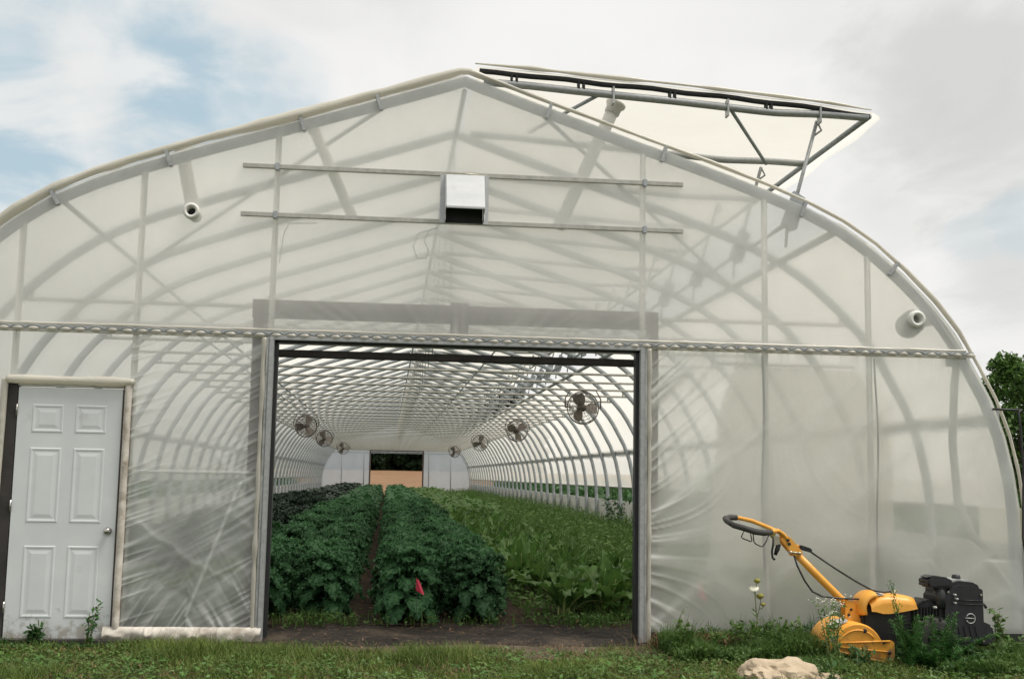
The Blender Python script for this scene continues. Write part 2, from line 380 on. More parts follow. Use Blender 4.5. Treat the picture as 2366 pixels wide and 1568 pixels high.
sheet("dirt_path", -1.9, 1.9, -.75, .0, 70, 24, M['path'], lambda X, Y: .035 * (fbm(X * 4, Y * 4, 5) - .5) - .03 * np.clip((-.35 - Y) / .4, 0, 1) * (.4 + fbm(X * 3, Y * 3, 9)), .0)
fab = sheet("ground_cover_sheet", -1.75, 1.75, -.24, 1.08, 150, 76, M['fabric'], lambda X, Y: (.075 * np.abs(fbm(X * 1.7 + Y, Y * 4, 8) - .5) + .05 * fbm(X * 3, Y * 6, 18)) * np.clip((Y + .2 + .25 * (fbm(X * 2, Y * 0, 19) - .5)) / .25, 0, 1) * np.clip((1.2 - Y) / .4, .3, 1) - .030 * np.clip((-Y - .05) / .15, 0, 1) - .008 + .012 * fbm(X * 14, Y * 14, 2), .012)
sheet("field", -120, 120, LEN + 3, 172, 30, 60, M['field'], lambda X, Y: np.clip((Y - 75) / 93, 0, 1) * 2.0, -.012)

# ------------------------------------------------------------------ greenhouse
PROF = [(0, 4.72), (.55, 4.535), (1.0, 4.385), (1.56, 4.20), (2.1, 4.03), (2.63, 3.845), (3.0, 3.70), (3.30, 3.555), (3.58, 3.37), (3.85, 3.14),
        (4.1, 2.89), (4.30, 2.64), (4.47, 2.34), (4.62, 2.06), (4.73, 1.76), (4.80, 1.45), (4.84, 1.15), (4.85, .8), (4.85, 0.0)]
PX = np.array([p[0] for p in PROF]); PZ = np.array([p[1] for p in PROF])
PS = np.concatenate([[0], np.cumsum(np.hypot(np.diff(PX), np.diff(PZ)))])
def arc(n, s0=0, s1=None):
    s = np.linspace(s0, PS[-1] if s1 is None else s1, n); return np.interp(s, PS, PX), np.interp(s, PS, PZ)
def s_at_z(z): return float(np.interp(-z, -PZ, PS))
def s_at_x(x): return float(np.interp(x, PX, PS))
def roof_z(x): return np.interp(np.abs(x), PX[:18], PZ[:18])
G = empty("greenhouse", (0, 0, 0), 0, "long white plastic film greenhouse with arched steel hoops and one raised roof vent", "greenhouse")

# hoops, each with its tie bar
def hoop_mb(inset=.045, d=.085, wy=.06):
    x, z = arc(44)
    x = np.concatenate([-x[::-1], x[1:]]); z = np.concatenate([z[::-1], z[1:]])
    P = np.stack([x, z], 1); T = np.gradient(P, axis=0); T /= np.linalg.norm(T, axis=1)[:, None]
    Nn = np.stack([T[:, 1], -T[:, 0]], 1)                       # inward
    Nn[(Nn * (np.array([0, 1.5]) - P)).sum(1) < 0] *= -1
    mb = MB(); V = []; k = len(P); sec = []
    for j in range(10):
        t = 2 * math.pi * (j + .5) / 10
        c, s_ = math.cos(t), math.sin(t)
        q = (abs(c) ** .6 * math.copysign(1, c), abs(s_) ** .6 * math.copysign(1, s_)); sec.append(q)
    for i in range(k):
        for q in sec:
            o = P[i] + Nn[i] * (inset + q[0] * d / 2); V.append((o[0], q[1] * wy / 2, o[1]))
    n = 10
    F = [(i * n + j, i * n + (j + 1) % n, (i + 1) * n + (j + 1) % n, (i + 1) * n + j) for i in range(k - 1) for j in range(n)]
    return mb.add(V, F)
hoop_mesh = None
for k in range(NB + 1):
    if k == 0:
        h = hoop_mb().build("hoop", M['hoop'], G, True); hoop_mesh = h
        tb = MB().tube([(-4.02, 0, 2.9), (4.02, 0, 2.9)], .019, 8)
        for sx in (-1, 1):
            tb.tube([(sx * 3.9, 0, 2.9), (sx * 3.9, 0, 3.08)], .014, 6)
        tb.tube([(0, 0, 2.9), (0, 0, 4.64)], .007, 6)
        tie = tb.build("tie_bar", M['alu'], None, True); tie_me = tie.data
        bpy.data.objects.remove(tie)
        h.location = (0, .03, 0)
    else:
        h = hoop_mesh.copy(); COL.objects.link(h); h.parent = G; h.location = (0, k * SP, 0)
        t = bpy.data.objects.new("tie_bar", tie_me); COL.objects.link(t); t.parent = h
# purlins, rails, boards
def rail(name, x, z, r, mat=M['hoop'], y1=LEN, ry=None): return MB().tube([(x, .05, z), (x, y1, z)], r, 8, ry=ry).build(name, mat, G, True)
rail("ridge_purlin", 0, 4.60, .022)
for x, z in ((-2.72, 2.86), (.78, 2.95)): MB().tube([(x, SP * 2, z), (x, LEN, z)], .011, 6).build("irrigation_pipe", M["hoop"], G, True)
rail("purlin", -3.25, 3.50, .022); rail("vent_sill_purlin", 3.25, 3.50, .035)
for sx in (-1, 1):
    MB().box(sx * 4.70 - .02, sx * 4.70 + .02, .05, LEN, 1.88, 1.99).build("side_rail", M['hoop'], G)
    MB().box(sx * 4.875 - .012, sx * 4.875 + .012, .0, LEN, .0, .83).build("side_board", M['white_board'], G)
    MB().tube([(sx * 4.90, .8, 1.15), (sx * 4.90, LEN, 1.15)], .03, 8).build("curtain_roll_bar", M['galv'], G, True)
for sx in (-1, 1):
    MB().tube([(sx * .62, .02, 4.46), (sx * 3.25, 2 * SP, 3.52)], .019, 8).build("brace", M['hoop'], G, True)
# roof film: left from the ridge to the curtain gap, right from the vent sill down, with slight sag between hoops
def roof_film(name, sx, s0, s1, y0, y1, mat, n=46, ny=NB * 4 + 1, off=.012):
    x, z = arc(n, s0, s1); P = np.stack([x, z], 1); T = np.gradient(P, axis=0); T /= np.linalg.norm(T, axis=1)[:, None]
    Nn = np.stack([-T[:, 1], T[:, 0]], 1); Nn[(Nn * (P - np.array([0, 1.5]))).sum(1) < 0] *= -1
    Y = np.linspace(y0, y1, ny); sag = -.018 * np.abs(np.sin(Y * math.pi / SP))
    o = off + sag[:, None] * np.ones(n)
    V = np.stack([sx * (P[:, 0] + o * Nn[:, 0]), np.repeat(Y[:, None], n, 1), P[:, 1] + o * Nn[:, 1]], -1).reshape(-1, 3)
    i = np.arange(n * ny).reshape(ny, n)
    F = np.stack([i[:-1, :-1], i[:-1, 1:], i[1:, 1:], i[1:, :-1]], -1).reshape(-1, 4)
    return np_mesh(name, V, F, mat, G, smooth=True)
SG = s_at_z(1.15)
roof_film("roof_film", -1, 0, SG, 0, LEN, M['film_roof'])
roof_film("roof_film", 1, s_at_x(3.27), SG, 0, LEN, M['film_roof'])
# the short fixed curtain panel at the front corners
for sx in (-1, 1):
    MB().box(sx * 4.862 - .004, sx * 4.862 + .004, .0, .72, .84, 1.15).build("corner_panel", M['film_sheet'], G)
# bunched film wrapped over the front hoop
def edge_roll():
    s = np.linspace(-s_at_z(.15), s_at_z(.15), 260); x = np.sign(s) * np.interp(np.abs(s), PS, PX); z = np.interp(np.abs(s), PS, PZ)
    P = np.stack([x, z], 1); T = np.gradient(P, axis=0); T /= np.linalg.norm(T, axis=1)[:, None]; Nn = np.stack([-T[:, 1], T[:, 0]], 1)
    Nn[(Nn * (P - np.array([0, 1.5]))).sum(1) < 0] *= -1
    n = 14; V = []; k = len(P)
    rad = .026 + .020 * vnoise(s * 1.3, s * 0 + 2, 4) + .008 * (vnoise(s * 9, s * 0, 8) - .5)
    rad = rad * (1 - .5 * np.clip((x + .1) / .5, 0, 1))
    for i in range(k):
        for j in range(n):
            t = 2 * math.pi * j / n; r = rad[i] * (1 + .22 * (vnoise(s[i] * 7, j * .9, 3) - .5))
            c = P[i] + Nn[i] * (.045 + r * math.cos(t)); V.append((c[0], -.012 + r * 1.15 * math.sin(t), c[1]))
    F = [(i * n + j, i * n + (j + 1) % n, (i + 1) * n + (j + 1) % n, (i + 1) * n + j) for i in range(k - 1) for j in range(n)]
    return MB().add(V, F).build("film_edge_roll", M['film_roll'], G, True)
edge_roll()
# clips on the front hoop
for x in (-3.3, -2.42, -1.35, -.72, .72, 1.72, 2.95, 3.75):
    s = s_at_x(abs(x)); a = math.copysign(1, x); zz = float(roof_z(x)); t = (float(roof_z(abs(x) + .05)) - float(roof_z(abs(x) - .05))) / .1 * a
    tn = np.array([1, 0, t]); tn /= np.linalg.norm(tn); nn = np.array([-tn[2], 0, tn[0]])
    MB().obox((x, -.02, zz - .04), tn * .014, (0, .03, 0), nn * .07).build("hoop_clip", M['galv'], G)

# end wall film with creases
def crease_left(X, Z):
    de = np.clip(-1.56 - X, 0, 9); dd = np.clip(X + 2.60, 0, 9); db = np.clip(Z - .10, 0, 9); dt = np.clip(2.42 - Z, 0, 9)
    def ridged(a, b, seed): return np.clip(1 - np.abs(vnoise(a, b, seed) * 2 - 1) * 3.0, 0, 1)
    low = np.clip((1.75 - Z) / .5, 0.15, 1)
    f = ridged((Z + .55 * de) * 24, de * 1.6, 1) * np.exp(-de / .22) + .4 * ridged((Z + .75 * de) * 11, de * 1.2, 41) * np.exp(-de / .3) * (Z < 1.5)
    f += ridged((Z - .35 * dd) * 22, dd * 1.6, 2) * np.exp(-dd / .17)
    f += ridged((X + .6 * db * np.sign(X + 2.1)) * 18, db * 1.6, 3) * np.exp(-db / .24) * low
    f += .4 * ridged(X * 20, dt * 2, 5) * np.exp(-dt / .12)
    g = ridged((Z + .75 * X) * 3.1 + .8 * fbm(X * 3, Z * 3, 5), (X - Z) * .8, 6) * low * .36 + ridged((Z - .8 * X) * 2.7 + .8 * fbm(X * 3, Z * 3, 15), (X + Z) * .8, 7) * low * .3
    g += .75 * np.exp(-((X + 2.12 - (Z - .15) * .36) / .012) ** 2) * (Z < 1.25) * (Z > .2)
    g += .5 * np.exp(-((Z - 1.33) / .008) ** 2)
    return f, g
def crease_right(X, Z):
    de = np.clip(X - 1.62, 0, 9); dt = np.clip(2.42 - Z, 0, 9); dr = np.clip(4.7 - X, 0, 9)
    def ridged(a, b, seed): return np.clip(1 - np.abs(vnoise(a, b, seed) * 2 - 1) * 3.0, 0, 1)
    fan = np.clip((Z - .75) * 1.0, -.9, .85)
    f = ridged((Z - fan * de) * 20, de * 1.2, 21) * (np.exp(-de / .22) * .95 + .25 * np.exp(-de / .8) * (Z > 1.0))
    g = ridged((Z - .9 * X) * 2.0 + .5 * fbm(X * 2, Z * 2, 25), (X + Z) * .6, 26) * .34
    g += .7 * np.exp(-((Z - 1.02 - .78 * de) / (.03 + .03 * de)) ** 2) * np.exp(-de / .7)
    g += .5 * ridged((X + .8 * Z) * 6, Z * 1.5, 28) * np.exp(-dr / .5) * (Z < .7)
    f += .4 * ridged(X * 18, dt * 2, 29) * np.exp(-dt / .1)
    return f, g
def crease_top(X, Z):
    def ridged(a, b, seed): return np.clip(1 - np.abs(vnoise(a, b, seed) * 2 - 1) * 3.0, 0, 1)
    h = np.clip(Z - 2.46, 0, 9); ax = X / (.35 + h * .9)
    f = ridged(ax * 9 + X * 3, h * 1.2, 31) * np.exp(-h / .16) * (np.abs(X) < 1.6) * .9
    top = np.clip(roof_z(X) - Z, 0, 9)
    f += .55 * ridged(X * 16 + top * 4, top * 2, 33) * np.exp(-top / .10)
    f += .6 * ridged((X + .7 * Z) * 8, top * 1.5, 36) * np.exp(-np.hypot(X - 4.45, Z - 2.6) / .3)
    g = ridged((X * .8 + Z) * 1.3 + fbm(X, Z, 35), X * .5, 37) * .16 * np.exp(-np.abs(X) / 2.5)
    return f, g
def wall_film(name, x0, x1, z0, z1, mat, cfun, dx=.016, y=-.035, cut=None, amp=.012, camt=.30, fit=None):
    nx = int((x1 - x0) / dx) + 1; nz = int((z1 - z0) / dx) + 1
    X, Z = np.meshgrid(np.linspace(x0, x1, nx), np.linspace(z0, z1, nz))
    if fit == 'top':                                             # rows follow the arch
        zt = np.interp(np.abs(X[0]), PX[:18], PZ[:18]) - .012; Z = z0 + (Z - z0) / (z1 - z0) * (zt - z0)[None]
    elif fit == 'side':
        xe = np.interp(-Z[:, 0], -PZ, PX) - .012; X = x0 + (X - x0) / (x1 - x0) * (xe - x0)[:, None]
    f, g = cfun(X, Z)
    Y = y - amp * f - amp * 1.0 * g - .02 * (fbm(X * 1.1, Z * 1.1, 51) - .5)
    C = camt * np.clip(f, 0, 1) + camt * 1.0 * np.clip(g, 0, 1)
    V = np.stack([X, Y, Z], -1).reshape(-1, 3); i = np.arange(nx * nz).reshape(nz, nx)
    F = np.stack([i[:-1, :-1], i[:-1, 1:], i[1:, 1:], i[1:, :-1]], -1).reshape(-1, 4)
    if cut is not None:
        c = V[F].mean(1); F = F[cut(c[:, 0], c[:, 2])]
    return np_mesh(name, V, F, mat, G, C, True)
inside = lambda x, z: z < np.interp(np.abs(x), PX[:18], PZ[:18]) - .01
wall_film("gable_film", -4.38, 4.38, 2.462, 4.72, M['film_upper'], crease_top, .022, fit='top', cut=lambda x, z: (np.hypot(x + 2.21, z - 3.44) > .04) & (np.hypot(x - 3.94, z - 2.75) > .045), amp=.012, camt=.30)
wall_film("front_film", -2.62, -1.55, .06, 2.445, M['film_lower'], crease_left, .009, amp=.016, camt=.36)
wall_film("front_film", -4.84, -3.56, .06, 2.445, M['film_lower'], lambda X, Z: (0 * X, .2 * fbm(X * 3, Z * 3)), .04, cut=inside)
wall_film("front_film", -3.56, -2.62, 2.06, 2.445, M['film_lower'], lambda X, Z: crease_top(X * 1.0, 4.9 - Z), .02, camt=.2)
wall_film("front_film", 1.60, 4.84, .10, 2.445, M['film_right'], crease_right, .013, fit='side', amp=.016, camt=.50)

# end wall posts
for x in (-3.54, -2.61, -1.54, 1.55, 2.62, 3.54):
    zt = float(roof_z(x)) - .06
    zb = .02 if x > 2 or x == -2.61 else (2.05 if x < -3 else .02)
    if x in (-2.61, -3.54): zb = .0
    MB().tube([(x, .03, zb), (x, .03, zt)], .026, 10).build("post", M['post'], G, True)
# timber door surround behind the film
MB().box(-1.70, 1.70, .07, .115, 2.60, 2.752).build("header_beam", M['wood'], G)
for x0, x1 in ((-1.69, -1.575), (1.60, 1.70)):
    MB().box(x0, x1, .067, .112, 0, 2.598).build("timber_post", M['wood'], G)
MB().box(-.07, .08, .062, .118, 2.47, 2.775).build("timber_block", M['wood'], G)
# horizontal wiggle-wire strip
def wire_strip():
    mb = MB().box(-4.4, 4.42, -.062, -.030, 2.440, 2.474); mb.build("lock_channel", M['galv'], G)
    V = MB(); W_ = []
    for a in np.arange(-4.38, 4.40, .118) + np.random.default_rng(5).uniform(-.012, .012, 75):
        j = random.uniform(-.008, .008)
        xs = np.linspace(a + .012, a + .106, 9); 
        for i in range(8):
            pass
        prof = []
        for x in xs:
            u = (x - xs[0]) / (xs[-1] - xs[0]); h = math.sin(math.pi * u); prof.append((x, h))
        n = 6; vv = []; ff = []
        for (x, h) in prof:
            for q in range(n):
                t = math.pi * q / (n - 1)
                vv.append((x, -.060 - .020 * h * math.sin(t), 2.446 + j * .3 - .014 * h * .2 + .016 * math.cos(t) * (.3 + h)))
        for i in range(8):
            for q in range(n - 1): ff.append((i * n + q, i * n + q + 1, (i + 1) * n + q + 1, (i + 1) * n + q))
        V.add(vv, ff)
        W_ += [(a, -.068, 2.452), (a + .03, -.066, 2.468), (a + .06, -.066, 2.470), (a + .09, -.066, 2.468)]
    V.build("film_fold", M['film_roll'], G, True)
    MB().tube(W_, .0036, 5).build("lock_wire", M['hoop'], G, True)
    # loose film hem above and below
    for z, hgt in ((2.484, .02), (2.425, .016)):
        xs = np.linspace(-4.35, 4.38, 500); vv = []; ff = []
        for i, x in enumerate(xs):
            b = vnoise(np.array([x * 9]), np.array([z * 50]), 3)[0]
            vv += [(x, -.045, z - hgt / 2), (x, -.058 - .014 * b, z), (x, -.045, z + hgt / 2 + .008 * b)]
        for i in range(499):
            for q in range(2): ff.append((i * 3 + q, i * 3 + q + 1, i * 3 + q + 4, i * 3 + q + 3))
        MB().add(vv, ff).build("film_hem", M['film_roll'], G, True)
wire_strip()
# big door opening: steel jambs, rubber seal, head channel, track
def jamb(x, sx):
    # sx = +1: opening lies at +x of the jamb
    MB().box(min(x, x - sx * .040), max(x, x - sx * .040), -.075, -.02, .0, 2.425).build("door_jamb", M['galv'], G, bevel=.004)
    MB().box(min(x - sx * .042, x - sx * .062), max(x - sx * .042, x - sx * .062), -.066, -.02, .0, 2.425).build("door_jamb", M['pale_metal'], G, bevel=.003)
    MB().box(min(x, x + sx * .030), max(x, x + sx * .030), -.02, .06, .0, 2.40).build("jamb_seal", M['rubber'], G)
    # wrapped film along the outer side
    zs = np.linspace(.02, 2.42, 150); P = [(x - sx * (.078 + .006 * vnoise(np.array([z * 5]), np.array([1.]), 4)[0]), -.055, z) for z in zs]
    r = [.014 + .011 * vnoise(np.array([z * 8]), np.array([sx * 3.]), 6)[0] for z in zs]
    MB().tube(P, r, 8).build("film_wrap", M['film_roll'], G, True)
jamb(-1.50, 1); jamb(1.515, -1)
MB().box(-1.54, 1.555, -.07, -.02, 2.405, 2.434).build("head_channel", M['galv'], G, bevel=.004)
MB().box(-1.50, 1.515, -.02, .05, 2.390, 2.420).build("head_seal", M['rubber'], G)
MB().box(-1.62, 1.64, .16, .24, 2.292, 2.352).build("door_track", M['board_dark'], G, bevel=.006)

# skirts and man door
def lumpy_wrap(name, p0, p1, r0, seed, mat=M['film_dirty'], flat=1.0):
    p0, p1 = np.array(p0, float), np.array(p1, float); n = max(12, int(np.linalg.norm(p1 - p0) / .02)); t = np.linspace(0, 1, n)
    L_ = np.linalg.norm(p1 - p0); P = p0 + (p1 - p0) * t[:, None]
    r = r0 * (.72 + .42 * vnoise(t * L_ * 7, t * 0 + seed, seed) + .22 * vnoise(t * L_ * 24, t * 0, seed + 9))
    off = .3 * r0 * (vnoise(t * L_ * 6, t * 0 + 3, seed + 4) - .5); P[:, 1] += off
    return MB().tube(P, r, 10, ry=r0 * flat).build(name, mat, G, True)
MB().box(-2.66, -1.54, -.05, .0, .0, .12).build("base_board", M['wood'], G)
def skirt():
    nx, nz = 240, 16; U, T_ = np.meshgrid(np.linspace(0, 1, nx), np.linspace(0, 1, nz)); X = -2.715 + 1.205 * U
    X = X + .012 * (fbm(U * 30, T_ * 3, 44) - .5)
    Z = .128 - T_ * (.125 + .035 * (vnoise(U * 9, U * 0, 45) - .5) + .02 * (vnoise(U * 31, U * 0, 46) - .5))
    Y = -.064 - .030 * np.sin(np.pi * T_ ** .8) * (.5 + vnoise(U * 7, T_ * 1.2, 47)) - .014 * np.clip(1 - np.abs(vnoise(U * 17 + T_ * .5, T_ * .9, 48) * 2 - 1) * 2.2, 0, 1) - .012 * T_
    V = np.stack([X, Y, Z], -1).reshape(-1, 3); i = np.arange(nx * nz).reshape(nz, nx)
    np_mesh("skirt_wrap", V, np.stack([i[:-1, :-1], i[:-1, 1:], i[1:, 1:], i[1:, :-1]], -1).reshape(-1, 4), M['film_dirty'], G, smooth=True)
skirt()
for x in (-2.64, -1.60): MB().box(x - .03, x + .03, -.055, -.01, -.05, .05).build("skirt_stake", M['wood'], G)
MB().box(1.60, 4.84, -.022, .02, .0, .135).build("base_board", M['board_dark'], G)
MB().box(-4.84, -3.56, -.022, .02, .0, .12).build("base_board", M['board_dark'], G)
D = empty("door", (-3.47, -.03, 0), 0); D.parent = G
def six_panel():
    W_, H_ = .80, 1.975
    MB().box(0, W_, -.02, .02, .0, H_).build("door_leaf", M['door'], D, bevel=.003)
    rows = [(.19, .74), (.92, 1.50), (1.62, 1.84)]
    for z0, z1 in rows:
        for x0, x1 in ((.115, .355), (.445, .685)):
            mb = MB()
            # moulding: raised rim, sunk groove, raised field
            for ins, ya, yb in ((0, -.020, -.027), (.014, -.027, -.019)): pass
            def ring(i0, y0, i1, y1):
                a = [(x0 + i0, y0, z0 + i0), (x1 - i0, y0, z0 + i0), (x1 - i0, y0, z1 - i0), (x0 + i0, y0, z1 - i0)]
                b = [(x0 + i1, y1, z0 + i1), (x1 - i1, y1, z0 + i1), (x1 - i1, y1, z1 - i1), (x0 + i1, y1, z1 - i1)]
                mb.add(a + b, [(i, (i + 1) % 4, (i + 1) % 4 + 4, i + 4) for i in range(4)])
            ring(0, -.0205, .006, -.0242); ring(.006, -.0242, .014, -.0242); ring(.014, -.0242, .026, -.0207); ring(.026, -.0207, .036, -.0207); ring(.036, -.0207, .062, -.0242)
            i = .062; mb.add([(x0 + i, -.0242, z0 + i), (x1 - i, -.0242, z0 + i), (x1 - i, -.0242, z1 - i), (x0 + i, -.0242, z1 - i)], [(0, 1, 2, 3)])
            mb.build("door_panel", M['door'], D)
    MB().lathe([(0, -.075), (.016, -.075), (.026, -.066), (.027, -.05), (.016, -.038), (.012, -.03), (.030, -.027), (.030, -.02)], (.745, 0, .86), (0, 1, 0), 18).build("door_knob", M['knob'], D, True)
    for z in (.22, 1.0, 1.75): MB().tube([(-.004, -.026, z), (-.004, -.026, z + .09)], .007, 8).build("hinge", M['knob'], D, True)
    D.rotation_euler = (0, 0, 0)
six_panel()
MB().box(-3.565, -3.478, -.045, .04, 0, 2.02).build("door_frame", M['board_dark'], G)
MB().box(-2.665, -2.60, -.040, .04, 0, 2.0).build("door_frame", M['wood'], G)
MB().box(-3.50, -2.62, -.040, .04, 1.985, 2.02).build("door_frame", M['white_board'], G)
lumpy_wrap("film_wrap", (-3.56, -.07, 2.035), (-2.585, -.07, 2.030), .030, 7, M['film_roll'])
lumpy_wrap("film_wrap", (-2.625, -.062, .02), (-2.625, -.062, 2.04), .028, 11)
lumpy_wrap("film_wrap", (-3.60, -.062, .1), (-3.575, -.062, 2.04), .026, 13, M['film_roll'])
MB().box(-3.56, -2.60, -.14, -.01, -.02, .035).build("door_step", M['board_dark'], G)

# two aluminium rails carrying the exhaust hood
for z in (3.435, 3.840):
    MB().box(-1.815, 1.88, -.072, -.040, z - .018, z + .018).build("cross_rail", M['alu'], G, bevel=.003)
for x in (-1.535, 1.548):
    for z in (3.435, 3.840): MB().box(x - .017, x + .017, -.079, -.038, z - .03, z + .03).build("rail_clamp", M['hoop'], G, bevel=.003)
HD = empty("exhaust_hood", (0.012, -.07, 3.625), 0); HD.parent = G
def hood():
    # sloping weather hood open at the bottom
    prof = [(-.015, .21), (-.05, .20), (-.20, -.10), (-.20, -.115)]        # (y, z) of the cowl
    mb = MB(); xs = (-.155, .158); V = []
    for x in xs: V += [(x, y, z) for y, z in prof] + [(x, y + .006, z - .003) for y, z in prof[::-1]]
    n = 8; mb.add(V, [(i, (i + 1) % n, (i + 1) % n + n, i + n) for i in range(n)] + [tuple(range(n)), tuple(range(2 * n - 1, n - 1, -1))])
    mb.build("hood_cowl", M['hood'], HD)
    for x, sx in ((-.158, -1), (.158, 1)):
        pl = [(0.0, .21), (-.05, .20), (-.20, -.10), (-.20, -.115), (-.12, -.14), (-.16, -.20), (0, -.20)]
        MB().add([(x, y, z) for y, z in pl] + [(x + sx * .003, y, z) for y, z in pl], [tuple(range(7)), tuple(range(13, 6, -1))] + [(i, (i + 1) % 7, (i + 1) % 7 + 7, i + 7) for i in range(7)]).build("hood_cheek", M['hood'], HD)
        MB().box(min(x, x + sx * .045), max(x, x + sx * .045), -.012, .0, -.205, .20).build("side_flange", M['hood'], HD)
    MB().box(-.152, .155, -.006, .02, -.20, .18).build("hood_dark_panel", M['dark'], HD)  # solid panel, its near-black colour stands for shade inside the hood
    MB().tube([(-.152, -.01, .215), (.0, -.018, .219), (.155, -.01, .213)], .006, 6).build("hood_rim", M['zinc'], HD, True)
hood()
# ports, pipes, hoses
MB().lathe([(.036, .05), (.036, -.035), (.050, -.042), (.064, -.036), (.066, -.02), (.066, .0), (.050, .06), (.050, .2)], (-2.21, -.04, 3.44), (0, 1, 0), 24).build("vent_port", M['white_pipe'], G, True)
MB().tube([(-2.21, .01, 3.44), (-2.21, .03, 3.44)], .037, 20).build("bore_disc", M['dark'], G)  # black disc in the recess, its colour stands for the shade down the pipe
MB().lathe([(.040, .05), (.040, -.035), (.052, -.042), (.070, -.036), (.074, -.02), (.074, .02)], (3.94, -.04, 2.75), (0, 1, 0), 24).build("vent_port", M['white_pipe'], G, True)
MB().tube([(3.94, .01, 2.75), (3.94, .03, 2.75)], .041, 20).build("bore_disc", M['hoop'], G)
MB().tube([(3.94, .0, 2.74), (3.95, .14, 2.715), (4.02, .22, 2.76), (4.12, .24, 2.80), (4.20, .24, 2.82)], [.105, .11, .095, .08, .085], 16).build("pipe_elbow", M['pale_metal'], G, True)
def hose(name, p0, p1, r, mat, rings=True, top=True):
    p0, p1 = np.array(p0), np.array(p1); L_ = np.linalg.norm(p1 - p0); n = int(L_ / .008) if rings else 6
    t = np.linspace(0, 1, n); P = p0 + (p1 - p0) * t[:, None]; rr = r * (1 + (.09 * np.sin(t * L_ / .028 * 2 * math.pi) if rings else 0 * t))
    o = MB().tube(P, rr, 14).build(name, mat, G, True)
    if top:
        d = (p0 - p1) / L_
        MB().lathe([(r * 1.02, -.06), (r * 1.18, -.05), (r * 1.18, .0), (r * 1.55, .03), (r * 1.6, .05), (r * 1.2, .05), (r * 1.1, 0.0), (.0, -.01)], p0, d, 20).build("pipe_cap", mat, o, True)
    return o
hose("vent_pipe", (1.345, .3, 4.60), (.86, .3, 3.50), .058, M['white_pipe'], False)
hose("ribbed_hose", (-1.29, .3, 4.30), (-.92, .3, 3.52), .045, M['ring_pipe'])
hose("ribbed_hose", (-2.36, .22, 4.02), (-2.24, .2, 3.50), .055, M['ring_pipe'])
MB().tube([(-.20, .12, 3.42), (-.36, .1, 3.36), (-.40, .1, 3.24), (-.36, .1, 3.14), (-.29, .1, 3.15), (-.27, .1, 3.22), (-.31, .1, 3.30), (-.26, .1, 3.40)], .0035, 6).build("hood_wire", M['cable'], G, True)
MB().tube([(-1.50, .05, 3.05), (-1.47, .04, 3.30), (-1.43, .04, 3.39), (-1.2, .04, 3.40)], .003, 6).build("conduit_wire", M['cable'], G, True)

# ------------------------------------------------------------------ raised roof vent
VN = empty("roof_vent", (0, 0, 0), 0); VN.parent = G
FX = np.array([.10, .55, 1.03, 1.83, 2.68, 3.2, 3.56]); FZ = np.array([4.80, 4.785, 4.755, 4.715, 4.66, 4.62, 4.575])
def vent_film():
    n = 30; x = np.linspace(.10, 3.60, n); z = np.interp(x, FX, FZ); ny = NB * 4 + 1; Y = np.linspace(-.02, LEN, ny)
    sag = -.02 * np.abs(np.sin(Y * math.pi / SP))
    V = np.stack([np.repeat(x[None], ny, 0), np.repeat(Y[:, None], n, 1), z[None] + sag[:, None] * np.ones(n)], -1).reshape(-1, 3)
    i = np.arange(n * ny).reshape(ny, n); F = np.stack([i[:-1, :-1], i[:-1, 1:], i[1:, 1:], i[1:, :-1]], -1).reshape(-1, 4)
    np_mesh("vent_film", V, F, M['film_vent'], VN, smooth=True)
    # ragged film hem hanging along the free edge and rolled along the end
    ys = np.linspace(-.02, LEN, 700); vv = []; ff = []
    for i, y in enumerate(ys):
        h = .05 + .06 * vnoise(np.array([y * 1.6]), np.array([0.]), 12)[0]
        vv += [(3.60, y, 4.572), (3.60 + h * .75, y, 4.55 - h * .15 * random.random()), (3.60 + h, y, 4.545 - h * .4)]
    for i in range(699):
        for q in range(2): ff.append((i * 3 + q, i * 3 + q + 1, i * 3 + q + 4, i * 3 + q + 3))
    MB().add(vv, ff).build("vent_hem", M['film_roof'], VN, True)
    xs = np.linspace(.08, 3.58, 60); P = [(a, -.03, float(np.interp(a, FX, FZ)) + .022) for a in xs]
    MB().tube(P, [(.010 + .014 * vnoise(np.array([a * 5]), np.array([2.]), 5)[0]) * min(1, .25 + (a - .05) * 1.5, .2 + (3.6 - a) * 3) for a in xs], 8).build("vent_edge_roll", M['film_roll'], VN, True)
vent_film()
xs = np.linspace(.12, 3.57, 24)
MB().tube([(a, 0, float(np.interp(a, FX, FZ)) - .035 + .006 * math.sin(a * 9)) for a in xs], .024, 8, ry=.02).build("end_batten", M['dark'], VN, True)
rib_me = None
for k in range(NB + 1):
    if k == 0:
        xr = np.linspace(.16, 3.56, 26)
        def zr(a): return float(np.interp(a, FX, FZ)) - .035 - .085 * min(1, (3.60 - a) / .9)
        rb = MB().tube([(a, 0, zr(a)) for a in xr], .034, 10).build("vent_rib", M['galv'], VN, True); rib_me = rb.data
        rb.location = (0, .01, 0)
        for a in (.42, 1.0, 1.80, 2.66):
            c = MB(); 
            for d in (-.022, .022): c.obox((a + d, 0, (zr(a) + np.interp(a, FX, FZ)) / 2 - .01), (.009, 0, 0), (0, .03, 0), (0, 0, .045))
            c.build("rib_clip", M['dark'], rb)
        for a in (1.28, 2.29, 3.12): MB().obox((a, 0, zr(a) - .01), (.008, 0, 0), (0, .04, 0), (0, 0, .075)).build("rib_bracket", M['pale_metal'], rb)
    else:
        r2 = bpy.data.objects.new("vent_rib", rib_me); COL.objects.link(r2); r2.parent = VN; r2.location = (0, k * SP, 0)
MB().tube([(3.57, 0, 4.545), (3.57, LEN, 4.545)], .026, 8).build("vent_edge_rail", M['hoop'], VN, True)
